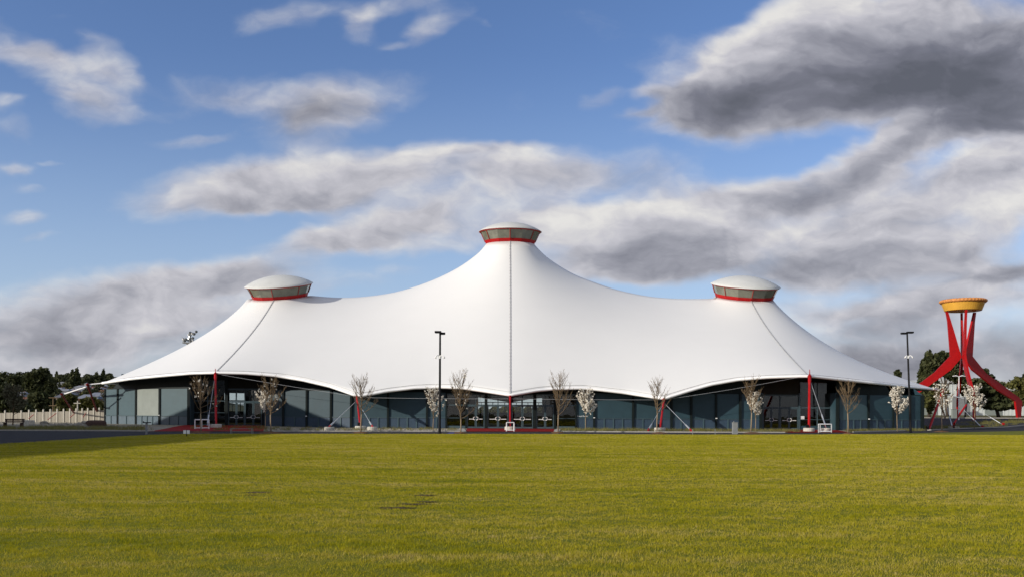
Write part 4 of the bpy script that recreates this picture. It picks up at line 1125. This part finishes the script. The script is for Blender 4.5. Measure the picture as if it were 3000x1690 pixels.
# dark low mound slab and rocks
g_ = G(281, 1247); b = MB(); W_ = 62 / F * g_.y
b.lathe([(W_ / 2, -.1), (W_ / 2 * .97, .4), (W_ / 2 * .8, .58), (W_ * .2, .62), (.02, .62)], Matrix.Translation(g_) @ Matrix.Diagonal((1, .55, 1, 1)), 26)
tag(b.build("low_platform", WOODD, smooth=False, loc=g_), "dark low rounded platform at the foot of the leaning red post", "platform")
def rock(px, py, s, seed, lab):
    g_ = G(px, py); rn = random.Random(seed); bm = bmesh.new(); bmesh.ops.create_icosphere(bm, subdivisions=3, radius=1)
    for v in bm.verts:
        n_ = 1 + .18 * math.sin(v.co.x * 3.1 + seed) * math.sin(v.co.y * 2.7 + seed * 2) + .1 * math.sin(v.co.z * 6 + v.co.x * 4)
        v.co = Vector((v.co.x * s * 1.25, v.co.y * s, v.co.z * s * .75)) * n_
    me = bpy.data.meshes.new("boulder"); bm.to_mesh(me); bm.free(); me.materials.append(ROCKM)
    o = bpy.data.objects.new("boulder", me); COL.objects.link(o); o.location = g_ + Vector((0, 0, s * .3)); o.rotation_euler.z = rn.uniform(0, 3)
    tag(o, lab, "boulder", "boulders on the left garden bank")
for px, py, s, lab in ((255, 1246, .5, "pale boulder against the left end of the dark platform"), (233, 1248, .38, "dark boulder below the red leaning strut's footing"), (222, 1249, .3, "small boulder left of the dark boulder under the strut"),
                       (130, 1243, .42, "dark boulder on the gravel bank in front of the white fence"), (196, 1246, .25, "little pale boulder on the gravel left of the leaning strut"), (246, 1250, .28, "little boulder at the road side of the pale boulder")):
    rock(px, py, s, int(px), lab)

# fence
YF = 126.0
fa, fc = P(-160, 1206, YF + 3), P(309, 1206, YF - 8)
t = thing("board_fence", (fa + fc) / 2 - Vector((0, 0, 1.7)), "long pale board fence with concrete posts left of the hall", "fence")
pxs = [-153, -110, -70, -28, 15.5, 63, 85.5, 106.5, 127.5, 148, 168, 187, 205.5, 224, 241.5, 258, 275, 291.5, 307.5]
def FP(px):
    Yq = YF + 3 - (px + 160) / 469 * 11; z0 = 1.7 - (1237.5 - max(px, -100) * .022 + 6.3 - max(px, 0) / 3000 * 14 - HY) / F * Yq
    return Vector(((px - HX) / F * Yq, Yq, z0))
for a, c in zip(pxs, pxs[1:]):
    A, C = FP(a), FP(c); b = MB(); n = 9; zz = (A.z + C.z) / 2
    for k in range(n):
        p, q = A.lerp(C, k / n), A.lerp(C, (k + .96) / n); b.wall(p, q, zz - .3, zz + 1.34 + .0 * k, .025, .0 if k % 2 else .02)
    b.build("board_panel", FENCEM, t)
for a in pxs:
    A = FP(a); b = MB(); b.box(A + Vector((0, -.06, .62)), (.17, .17, 1.95)); b.lathe([(.12, 1.6), (.12, 1.64), (.02, 1.72)], Matrix.Translation(A + Vector((0, -.06, 0))) @ Matrix.Rotation(R(45), 4, 'Z'), 4); b.build("post", FENCEP, t)

# white double-arm lamp in the car park
g_ = P(2809, 1224, 138); g_.z = gz(g_.x, g_.y); zt2 = P(2809, 1102, 138).z
t = thing("street_light", g_, "slim white double-armed street light in front of the warehouse", "street light")
b = MB(); b.tube(g_, Vector((g_.x, g_.y, zt2)), .09, .06, 8); b.build("pole", WPAINT, t)
for s_ in (-1, 1):
    b = MB(); p = Vector((g_.x, g_.y, zt2)); b.path([p, p + Vector((s_ * .5, 0, .12)), p + Vector((s_ * 1.0, 0, .05))], [.05, .09, .05], 6); b.build("lamp_head", WPAINT, t)
# stadium light tower behind the roof
g_ = P(549, 1200, 260); g_.z = hillz(g_.x, g_.y)
t = thing("floodlight_tower", g_, "stadium floodlight tower rising behind the roof's left slope", "floodlight tower"); k = 260 / F
b = MB(); zt3 = P(549, 1004, 260).z; b.tube(g_, Vector((g_.x, g_.y, zt3)), .55, .38, 10); b.build("mast", WPAINT, t)
b = MB(); b.box((g_.x, g_.y, zt3), (25 * k, 2.0, .3)); b.box((g_.x - 5 * k, g_.y, zt3 + .9), (19 * k, .08, .08)); b.build("platform", GREYB, t)
b = MB(); p0 = P(551, 1000, 260); p1_ = P(561, 972, 260); b.tube(p0, p1_, .35, n=8); b.tube(P(536, 1000, 260), P(533, 985, 260), .1, n=6); b.tube(P(545, 1000, 260), P(543, 985, 260), .1, n=6); b.build("lamp_frame", STEEL, t)
for px, py in ((537, 991), (544, 993), (540, 997), (556, 990), (564, 989), (565, 996), (558, 997), (556, 973), (563, 975), (553, 979), (568, 977), (574, 970)):
    c = P(px, py, 259.3); b = MB(); b.lathe([(.1, .3), (.42, -.2), (.45, -.3), (.05, -.28)], Matrix.Translation(c) @ Matrix.Rotation(R(70), 4, 'X'), 10); b.build("floodlight", WPAINT if px % 2 else GREYB, t)

# ------------------------------------------------------------------ hillside, houses, far trees
b = MB(); hx = [-1500 + 40 * i for i in range(55)]; hy = [143 + 12 * j for j in range(20)] + [390 + 34 * j for j in range(42)] + [2000, 2600]
for x in hx:
    for y in hy: b.v.append((x, y, hillz(x, y) ))
for i in range(len(hx) - 1):
    for j in range(len(hy) - 1):
        k = i * len(hy) + j; b.f.append((k, k + len(hy), k + len(hy) + 1, k + 1))
o = b.build("hillside", HILLM, smooth=True); o["kind"] = "structure"
WALLS = [mat("house_white", (.30, .29, .27), .8, .06), mat("house_cream", (.24, .20, .16), .8, .06), mat("house_brick", (.14, .06, .045), .8, .15), mat("house_grey", (.17, .18, .19), .8, .06)]  # cloud shadow on the hill is put into these wall and roof colours
ROOFS = [mat("tile_orange", (.16, .065, .04), .8, .2), mat("tile_grey", (.11, .115, .13), .7, .12), mat("tile_brown", (.14, .08, .06), .8, .2), mat("iron_pale", (.20, .21, .23), .5, .08)]
def make_house(wm, rmat, W, D, H):
    h = thing("hillside_house", (0, 0, 0), "x", "house")
    b = MB(); b.box((0, 0, H / 2 - 1), (W, D, H + 2)); w = b.build("wall", wm, h)
    b = MB(); e = .5; rh = 1.9
    b.add([(-W / 2 - e, -D / 2 - e, H), (W / 2 + e, -D / 2 - e, H), (W / 2 + e, D / 2 + e, H), (-W / 2 - e, D / 2 + e, H), (-W / 2 + 2.5, 0, H + rh), (W / 2 - 2.5, 0, H + rh)], [(0, 1, 5, 4), (2, 3, 4, 5), (1, 2, 5), (3, 0, 4), (3, 2, 1, 0)])
    r_ = b.build("roof", rmat, h); b = MB(); b.box((W * .2, .8, H + 1.6), (.7, .7, 1.8)); b.build("chimney", WALLS[2], r_)
    for x in (-W * .28, W * .22):
        b = MB(); b.box((x, -D / 2 - .02, H * .55), (1.8, .08, 1.3)); b.build("window", BLACK, w)
    return h
protos = [make_house(WALLS[0], ROOFS[0], 13, 9, 3.2), make_house(WALLS[1], ROOFS[1], 15, 9, 3.0), make_house(WALLS[2], ROOFS[2], 14, 10, 3.2), make_house(WALLS[3], ROOFS[3], 18, 10, 4.2), make_house(WALLS[0], ROOFS[3], 16, 10, 3.6)]
HLAB = ["white far house with an orange tiled roof on the left hillside", "cream far house with a grey roof on the left hillside", "brick far house with a brown roof on the left hillside", "grey far house with a pale iron roof on the left hillside", "white far house with a pale iron roof on the left hillside"]
rn = random.Random(11); used = set()
def spot(px, py):
    d = ray(px, py); Y = 200.0
    while Y < 1850:
        p = EYE + d * Y
        if hillz(p.x, p.y) > p.z: return Vector((p.x, p.y, hillz(p.x, p.y)))
        Y += 6
    p = EYE + d * 1680; return Vector((p.x, p.y, hillz(p.x, p.y)))
for i in range(52):
    px = rn.uniform(2, 318); py = rn.uniform(1122, 1182)
    k = rn.randrange(5); h = protos[k] if k not in used else copy_tree(protos[k]); used.add(k)
    h.location = spot(px, py); h.rotation_euler.z = rn.uniform(-.5, .5); h.scale = (.75, .75, .8); h["label"] = HLAB[k]; h["group"] = "houses on the far hillside" if 0 else "far houses, " + ["orange roofed", "grey roofed", "brown roofed", "grey walled", "white with pale roofs"][k]
for k in range(5):
    if k not in used:
        for ch in list(protos[k].children_recursive): bpy.data.objects.remove(ch)
        bpy.data.objects.remove(protos[k])
# named nearer sheds on the flat
def shed(px, py, w, h_, Y, wm, rmat, label):
    c = P(px, py, Y); W = w / F * Y; H = h_ / F * Y; t = thing("shed", (c.x, Y, c.z), label, "shed")
    b = MB(); b.box((c.x, Y + 6, c.z + H / 2), (W, 12, H)); b.build("wall", wm, t)
    b = MB(); b.prism([(c.x - W / 2 - .3, Y - .4, c.z + H + .02), (c.x + W / 2 + .3, Y - .4, c.z + H + .02), (c.x + W / 2 + .3, Y + 6, c.z + H + 1.4), (c.x - W / 2 - .3, Y + 6, c.z + H + 1.4)], Vector((0, 0, .15))); b.build("roof", rmat, t)
    b = MB(); b.box((c.x + W * .2, Y - .05, c.z + H * .45), (W * .12, .1, H * .8)); b.build("door", BLACK, t)
shed(238, 1176, 28, 10, 300, WALLS[2], ROOFS[3], "brick-red shed with a pale roof seen between the two leaning red struts")
shed(272, 1174, 32, 14, 310, mat("shed_blue", (.12, .17, .24), .7, .08), ROOFS[3], "blue-grey shed just right of the taller leaning red strut")
shed(172, 1172, 26, 9, 330, WALLS[1], ROOFS[1], "cream shed with a grey roof above the shorter leaning strut")
# big dark tree and others at left
px_tree("gum_tree", "big dark rounded tree standing highest above the far-left hill line", 230, [(105, 1105, 22, 18), (125, 1097, 16, 16), (90, 1118, 20, 16), (120, 1120, 24, 18), (136, 1112, 10, 12), (148, 1130, 12, 18), (104, 1135, 24, 12), (84, 1128, 12, 10)], 3400, .62, LEAFD, (112, 1200, 5), seed=31, ground=hillz)
px_tree("gum_tree", "dark tree clump below the big rounded tree behind the fence", 190, [(110, 1170, 26, 20), (125, 1185, 30, 18), (90, 1190, 26, 16), (145, 1175, 16, 14)], 2600, .5, LEAFD, (112, 1212, 5), seed=32, ground=hillz)
px_tree("gum_tree", "flat-topped dark tree on the hill line at the far left", 300, [(42, 1108, 18, 6), (38, 1120, 14, 10), (52, 1118, 12, 8)], 1100, .7, LEAFD, (42, 1160, 4), seed=33, ground=hillz)
px_tree("shrub", "large olive shrub between the two leaning red struts", 165, [(200, 1168, 16, 14), (188, 1178, 18, 14), (212, 1176, 14, 14), (190, 1195, 26, 12)], 1900, .42, LEAFO, (198, 1212, 4), seed=34, ground=hillz, cat="shrub")
px_tree("shrub", "yellow-green bank shrub right of the taller leaning red strut", 160, [(262, 1178, 22, 12), (250, 1190, 28, 12), (285, 1188, 22, 16), (240, 1200, 30, 9)], 2000, .40, LEAFO, (262, 1212, 4), seed=35, ground=hillz, cat="shrub")
px_tree("shrub", "dark shrub thicket at the far-left frame edge behind the fence", 170, [(8, 1150, 22, 26), (20, 1185, 40, 22), (60, 1195, 30, 16)], 2400, .5, LEAFD, (15, 1215, 4), seed=36, ground=hillz, cat="shrub")
# far hill trees, three kinds copied
def far_proto(seed, kind):
    rq = np.random.default_rng(seed); t = thing("hill_tree", (0, 0, 0), "x", "tree")
    if kind == 0: B = [((0, 0, 6), (4.5, 4.5, 3.2)), ((2.5, 1, 4.6), (3.2, 3, 2.4)), ((-2.6, -1, 4.8), (3.3, 3, 2.6)), ((.5, 0, 8), (2.6, 2.6, 1.8))]
    elif kind == 1: B = [((0, 0, 4), (2.2, 2.2, 3.2)), ((0, 0, 8), (1.5, 1.5, 3.2)), ((0, 0, 11), (.8, .8, 2.2))]
    else: B = [((0, 0, 3.4), (4, 4, 2.4)), ((3, 0, 2.6), (3, 3, 1.9)), ((-3.4, .5, 2.8), (3.1, 3, 2))]
    b = MB(); b.path([(0, 0, -1), (0, 0, 3), B[0][0]], [.4, .3, .12], 6); b.build("trunk", TRUNKD, t)
    fast_mesh("crown", crown_faces(B, 420, .8, rq), [LEAFD, LEAFC, LEAFO][kind], t, 4)
    return t
FL = ["dark round tree among the far houses on the left hillside", "slim dark conifer among the far houses on the left hillside", "low olive tree among the far houses on the left hillside"]
fp = [far_proto(41 + i, i) for i in range(3)]; first = [True] * 3
for i in range(190):
    k = rn.choice((0, 0, 0, 1, 2, 2)); px = rn.uniform(-60, 330); py = rn.uniform(1124, 1178) if i > 60 else rn.uniform(1117, 1124)
    o = fp[k] if first[k] else copy_tree(fp[k]); first[k] = False
    o.location = spot(px, py); s_ = rn.uniform(.7, 1.35) * (1.0 if o.location.y > 700 else .6); o.scale = (s_ * rn.uniform(.9, 1.3), s_, s_ * rn.uniform(.8, 1.1)); o.rotation_euler.z = rn.uniform(0, 6.3)
    o["label"] = FL[k]; o["group"] = ["dark round trees on the far hillside", "slim conifers on the far hillside", "olive trees on the far hillside"][k]
# trees behind the hall, seen through its rear windows
for px, w, sd in ((1415, 18, 51), (1448, 20, 52), (1478, 26, 53), (1512, 22, 54), (1545, 16, 55), (1585, 22, 56)):
    px_tree("garden_tree", "small tree behind the hall glimpsed through its central rear windows", 190, [(px, 1200, w * .55, 7), (px + 4, 1195, w * .4, 6)], 420, .35, LEAFO, (px, 1210, 2), seed=sd, ground=hillz, group="trees glimpsed through the rear windows")
# utility poles
for px, top, bot, Y, arms, lab in ((156, 1163, 1206, 150, (1164, 1187), "grey timber power pole with two cross-arms left of the leaning struts"), (227.5, 1173, 1206, 150, (1180,), "pale power pole with one cross-arm between the leaning struts")):
    p = P(px, top, Y); g_ = Vector((p.x, Y, hillz(p.x, Y))); t = thing("power_pole", g_, lab, "power pole")
    b = MB(); b.tube(g_, p, .13, .1, 8); b.build("pole", FENCEP if px > 200 else TWIG, t)
    for a in arms:
        z = P(px, a, Y).z; b = MB(); b.box((p.x, Y - .15, z), (1.15 if px > 200 else 1.3, .1, .12)); b.build("cross_arm", FENCEP if px > 200 else TWIG, t)

# exhibition hall out of frame to the left: it throws the long shadow on the grass
hl_ = thing("side_hall", (-76, 45, 0), "plain grey hall beyond the left edge of the field", "hall")
b = MB(); b.box((-76, 43.5, 7), (36, 75, 14)); b.build("wall", mat("side_hall_wall", (.36, .36, .34), .7, .06), hl_)
b = MB(); b.box((-76, 43.5, 14.25), (36.8, 75.6, .5)); b.build("roof", WARER, hl_)
for k in range(6):
    b = MB(); b.box((-57.97, 12 + k * 12.5, 3), (.1, 6, 4)); b.build("window", BLACK, hl_)

# ------------------------------------------------------------------ light and sky
EXPO = 0.55
AZ, EL = R(30), R(17.5)
sd = Vector((-math.cos(AZ) * math.cos(EL), -math.sin(AZ) * math.cos(EL), math.sin(EL)))
sun = bpy.data.lights.new("sun", 'SUN'); sun.energy = 3.2; sun.angle = R(0.5); sun.color = (1.0, 0.93, 0.82)
so = bpy.data.objects.new("sun", sun); COL.objects.link(so)
so.rotation_euler = sd.to_track_quat('Z', 'Y').to_euler(); so.location = (-60, -30, 60)

w = bpy.data.worlds.new("World"); scene.world = w; w.use_nodes = True
nt = w.node_tree; N = nt.nodes; L = nt.links
bg = N["Background"]
sky = N.new("ShaderNodeTexSky"); sky.sky_type = 'NISHITA'; sky.sun_disc = False
sky.sun_elevation = EL; sky.sun_rotation = math.atan2(sd.x, sd.y)
sky.air_density = 1.0; sky.dust_density = 0.6; sky.ozone_density = 2.5
SKY = 0.100
def nn(t, **k):
    n = N.new(t)
    for a, v in k.items(): setattr(n, a, v)
    return n
def math_(op, a, b_=None, c=None, clamp=False):
    n = nn("ShaderNodeMath", operation=op); n.use_clamp = clamp
    for i, v in enumerate((a, b_, c)):
        if v is None: continue
        if isinstance(v, (int, float)): n.inputs[i].default_value = v
        else: L.new(v, n.inputs[i])
    return n.outputs[0]
tc = nn("ShaderNodeTexCoord"); sp = nn("ShaderNodeSeparateXYZ"); L.new(tc.outputs["Generated"], sp.inputs[0])
yy_ = math_('MAXIMUM', math_('ABSOLUTE', sp.outputs[1]), 0.12)
u = math_('DIVIDE', sp.outputs[0], yy_); v = math_('DIVIDE', sp.outputs[2], yy_)
cv = nn("ShaderNodeCombineXYZ"); L.new(u, cv.inputs[0]); L.new(v, cv.inputs[1])
# domain warp
def noise(vec, scale, detail, rough, sx=1.0, sy=1.0, off=(0, 0, 0)):
    m_ = nn("ShaderNodeMapping"); m_.inputs["Scale"].default_value = (sx, sy, 1); m_.inputs["Location"].default_value = off; L.new(vec, m_.inputs["Vector"])
    n = nn("ShaderNodeTexNoise"); n.inputs["Scale"].default_value = scale; n.inputs["Detail"].default_value = detail; n.inputs["Roughness"].default_value = rough
    L.new(m_.outputs[0], n.inputs["Vector"]); return n
wn = noise(cv.outputs[0], 5.5, 4, 0.6, 1.0, 1.6)
wv = nn("ShaderNodeVectorMath", operation='SUBTRACT'); L.new(wn.outputs["Color"], wv.inputs[0]); wv.inputs[1].default_value = (.5, .5, .5)
ws = nn("ShaderNodeVectorMath", operation='MULTIPLY_ADD'); L.new(wv.outputs[0], ws.inputs[0]); ws.inputs[1].default_value = (.12, .065, 0); L.new(cv.outputs[0], ws.inputs[2])
PV = ws.outputs[0]
# cloud masses: px, py, half-widths, slope deg, density, darkness
CL = [
 (2380, 205, 540, 190, 6, 1.35, .55), (2300, 290, 420, 110, 4, .8, .45), (2760, 140, 520, 240, 0, 1.3, 1.35), (2980, 240, 330, 190, 0, 1.0, .9), (2250, 85, 230, 90, 15, .6, -.6), (2110, 285, 250, 80, 12, .9, .45),
 (2830, 340, 260, 80, 20, .8, .6), (2600, 415, 190, 55, 28, .8, .5), (2500, 5, 300, 70, 0, .6, -.45),(2130,170,90,60,40,.5,-.2),
 (985, 315, 230, 115, 14, .85, .55), (870, 300, 200, 90, 0, .45, .35), (640, 265, 210, 70, 0, .5, .35), (255, 312, 150, 75, 0, .62, .55),
 (120, 190, 300, 60, -12, .75, .05), (50, 120, 160, 60, -20, .4, 0), (20, 325, 90, 30, 0, .55, 0), (30, 390, 110, 40, 0, .5, .05), (40, 487, 80, 22, 0, .6, 0), (300, 150, 160, 40, -25, .35, 0), (180, 270, 200, 40, -10, .35, .1), (430, 330, 130, 35, 0, .3, .1), (1420, 440, 260, 30, 5, .3, .1), (330, 205, 130, 40, -20, .4, 0),
 (840, 35, 160, 55, 10, .6, 0), (1060, 60, 80, 50, 0, .55, 0), (1275, 85, 140, 45, 18, .65, 0), (1150, 15, 220, 40, 0, .5, 0), (1420, 88, 60, 20, -15, .4, 0), (150, 58, 80, 30, 0, .35, 0),(1130,128,50,18,0,.35,0),
 (560, 405, 150, 30, 4, .55, 0), (100, 540, 60, 16, 0, .35, 0), (80, 635, 100, 40, 0, .65, .05), (110, 700, 110, 22, 0, .45, .1), (150, 470, 50, 12, 0, .4, 0),
 (620, 560, 300, 95, 5, .95, .1), (930, 525, 360, 110, 6, .95, .15), (1330, 500, 420, 100, 2, .85, .18), (1750, 500, 360, 90, 2, .75, .15), (820, 590, 330, 40, 2, .5, .3),
 (1080, 665, 280, 75, 14, .9, .1), (1400, 640, 330, 100, 6, .85, .15), (880, 725, 220, 45, 8, .6, .35), (1180, 730, 260, 40, 0, .45, .25), (1160, 790, 130, 25, 0, .3, .15),
 (1780, 690, 320, 130, 0, 1.0, .08), (2060, 640, 460, 130, 12, 1.0, .1), (2350, 545, 380, 70, 6, .7, .5), (2520, 470, 360, 75, 22, .85, .15), (2720, 600, 430, 170, 10, .9, .2), (2940, 470, 240, 110, 25, .9, .15),
 (2250, 765, 540, 95, 4, .95, .48), (2700, 780, 480, 110, 6, 1.0, .58), (1880, 775, 300, 60, 4, .8, .4), (2960, 610, 170, 90, 20, .8, -.55), (2500, 640, 300, 70, 10, .5, -.05), (1700, 650, 200, 50, 12, .4, -.35), (2000, 700, 300, 50, 8, .3, .25),
 (1850, 312, 70, 22, 8, .5, 0), (1890, 264, 80, 20, 4, .5, -.1), (1740, 285, 70, 30, 10, .4, .2),
 (720, 810, 260, 55, 8, .85, .15), (480, 840, 340, 60, 6, .75, .2), (150, 900, 460, 100, 2, .8, .22), (350, 960, 560, 80, 0, .7, .3), (420, 968, 80, 22, 4, .5, -.5), (150, 1060, 700, 110, 0, .9, .8), (650, 900, 300, 70, 8, .6, .35), (1000, 840, 260, 45, 5, .4, .3),
 (2880, 1020, 560, 150, 0, 1.0, .9), (2850, 870, 380, 50, 4, .8, .1), (2550, 930, 300, 55, 5, .7, .35), (2380, 900, 200, 40, 3, .5, .2), (2400, 1060, 420, 90, 0, .8, .9), (2950, 800, 200, 40, 8, .6, .7),
]
dsum = None; ksum = None; tsum = None
for cx, cy, rx, ry, rot, de, dk in CL:
    m_ = nn("ShaderNodeMapping", vector_type='TEXTURE')
    m_.inputs["Location"].default_value = ((cx - HX) / F, (HY - cy) / F, 0); m_.inputs["Rotation"].default_value = (0, 0, R(rot)); m_.inputs["Scale"].default_value = (rx / F * 1.12, ry / F * 1.12, 1)
    L.new(PV, m_.inputs["Vector"])
    ln = nn("ShaderNodeVectorMath", operation='LENGTH'); L.new(m_.outputs[0], ln.inputs[0])
    mr = nn("ShaderNodeMapRange", interpolation_type='SMOOTHSTEP'); L.new(ln.outputs["Value"], mr.inputs[0])
    mr.inputs[1].default_value = 0.15; mr.inputs[2].default_value = 1.15; mr.inputs[3].default_value = 1; mr.inputs[4].default_value = 0
    s_ = mr.outputs[0]
    sx_ = nn("ShaderNodeVectorMath", operation='DOT_PRODUCT'); L.new(m_.outputs[0], sx_.inputs[0]); sx_.inputs[1].default_value = (0, 1, 0)
    tt_ = math_('MULTIPLY', s_, sx_.outputs["Value"])
    dsum = math_('MULTIPLY', s_, de) if dsum is None else math_('MULTIPLY_ADD', s_, de, dsum)
    ksum = math_('MULTIPLY', s_, dk) if ksum is None else math_('MULTIPLY_ADD', s_, dk, ksum)
    tsum = math_('MULTIPLY', tt_, de) if tsum is None else math_('MULTIPLY_ADD', tt_, de, tsum)
# unseen broken cloud added overhead and behind the field for neutral ambient light
hi = nn("ShaderNodeMapRange", interpolation_type='SMOOTHSTEP'); L.new(v, hi.inputs[0]); hi.inputs[1].default_value = .52; hi.inputs[2].default_value = .95; hi.inputs[4].default_value = .40
bk = nn("ShaderNodeMapRange", interpolation_type='SMOOTHSTEP'); L.new(sp.outputs[1], bk.inputs[0]); bk.inputs[1].default_value = .25; bk.inputs[2].default_value = -.15; bk.inputs[4].default_value = .50
dsum = math_('ADD', dsum, math_('ADD', hi.outputs[0], bk.outputs[0]))
def billow(off):
    n = noise(PV, 7.0, 9, 0.57, 1.0, 1.9, off)
    m_ = nn("ShaderNodeMapping"); m_.inputs["Scale"].default_value = (1.0, 1.7, 1); m_.inputs["Location"].default_value = off; L.new(PV, m_.inputs["Vector"])
    vo = nn("ShaderNodeTexVoronoi", feature='F1'); vo.inputs["Scale"].default_value = 15.0; vo.inputs["Detail"].default_value = 1.5; vo.inputs["Roughness"].default_value = .55
    vo.normalize = True
    L.new(m_.outputs[0], vo.inputs["Vector"])
    return math_('MULTIPLY_ADD', vo.outputs["Distance"], -.30, math_('MULTIPLY_ADD', n.outputs["Fac"], .90, .155))
f1 = billow((0, 0, 0)); f2 = billow((.012, -.028, 0))
dens_ = math_('ADD', math_('MINIMUM', dsum, 1.35), math_('MULTIPLY', math_('SUBTRACT', f1, .5), 1.35))
al = nn("ShaderNodeMapRange", interpolation_type='SMOOTHSTEP'); L.new(dens_, al.inputs[0]); al.inputs[1].default_value = .12; al.inputs[2].default_value = 1.22
rel = math_('MULTIPLY', math_('SUBTRACT', f1, f2), -1.15)
big = noise(cv.outputs[0], 3.0, 5, .6, 1, 2.2, (3, 1, 0))
dark = math_('ADD', math_('MULTIPLY_ADD', tsum, -.20, math_('MULTIPLY_ADD', ksum, .27, .19)), math_('MULTIPLY_ADD', rel, 1.0, math_('MULTIPLY', math_('SUBTRACT', big.outputs["Fac"], .5), .42)))
dark = math_('MULTIPLY_ADD', math_('SUBTRACT', dsum, 1.0), .10, dark)
cr = nn("ShaderNodeValToRGB"); L.new(dark, cr.inputs[0]); K = 2 ** -EXPO
stops = [(0.0, (.80, .78, .75)), (.22, (.575, .565, .605)), (.45, (.365, .365, .41)), (.72, (.19, .192, .228)), (1.0, (.115, .118, .138))]
cr.color_ramp.elements[0].position = 0; cr.color_ramp.elements[1].position = 1
for i, (p, c) in enumerate(stops):
    e = cr.color_ramp.elements[0] if i == 0 else cr.color_ramp.elements[-1] if i == len(stops) - 1 else cr.color_ramp.elements.new(p)
    e.color = (c[0] * K, c[1] * K, c[2] * K, 1)
sk = nn("ShaderNodeVectorMath", operation='SCALE'); hs = nn('ShaderNodeHueSaturation'); hs.inputs['Saturation'].default_value = 1.12; L.new(sky.outputs[0], hs.inputs['Color']); tint = nn('ShaderNodeVectorMath', operation='MULTIPLY'); tint.inputs[1].default_value = (1.02, .90, 1.03); L.new(hs.outputs[0], tint.inputs[0]); L.new(tint.outputs[0], sk.inputs[0]); sk.inputs["Scale"].default_value = SKY
hz = nn("ShaderNodeMapRange", interpolation_type='SMOOTHSTEP'); L.new(v, hz.inputs[0]); hz.inputs[1].default_value = .42; hz.inputs[2].default_value = .0; hz.inputs[4].default_value = .55
hm = nn("ShaderNodeMix", data_type='RGBA'); L.new(hz.outputs[0], hm.inputs["Factor"]); L.new(tint.outputs[0], hm.inputs["A"]); hm.inputs["B"].default_value = (.46 * K / SKY, .60 * K / SKY, .78 * K / SKY, 1)
L.new(hm.outputs["Result"], sk.inputs[0])
mix = nn("ShaderNodeMix", data_type='RGBA'); L.new(math_('MULTIPLY', al.outputs[0], .96), mix.inputs["Factor"]); L.new(sk.outputs[0], mix.inputs["A"]); L.new(cr.outputs[0], mix.inputs["B"])
L.new(mix.outputs["Result"], bg.inputs["Color"]); bg.inputs["Strength"].default_value = 1.0
w.cycles.sampling_method = 'MANUAL'; w.cycles.sample_map_resolution = 512

scene.view_settings.view_transform = 'Standard'; scene.view_settings.look = 'None'
scene.view_settings.exposure = EXPO; scene.view_settings.gamma = 1.0
scene.cycles.max_bounces = 6; scene.cycles.transparent_max_bounces = 10
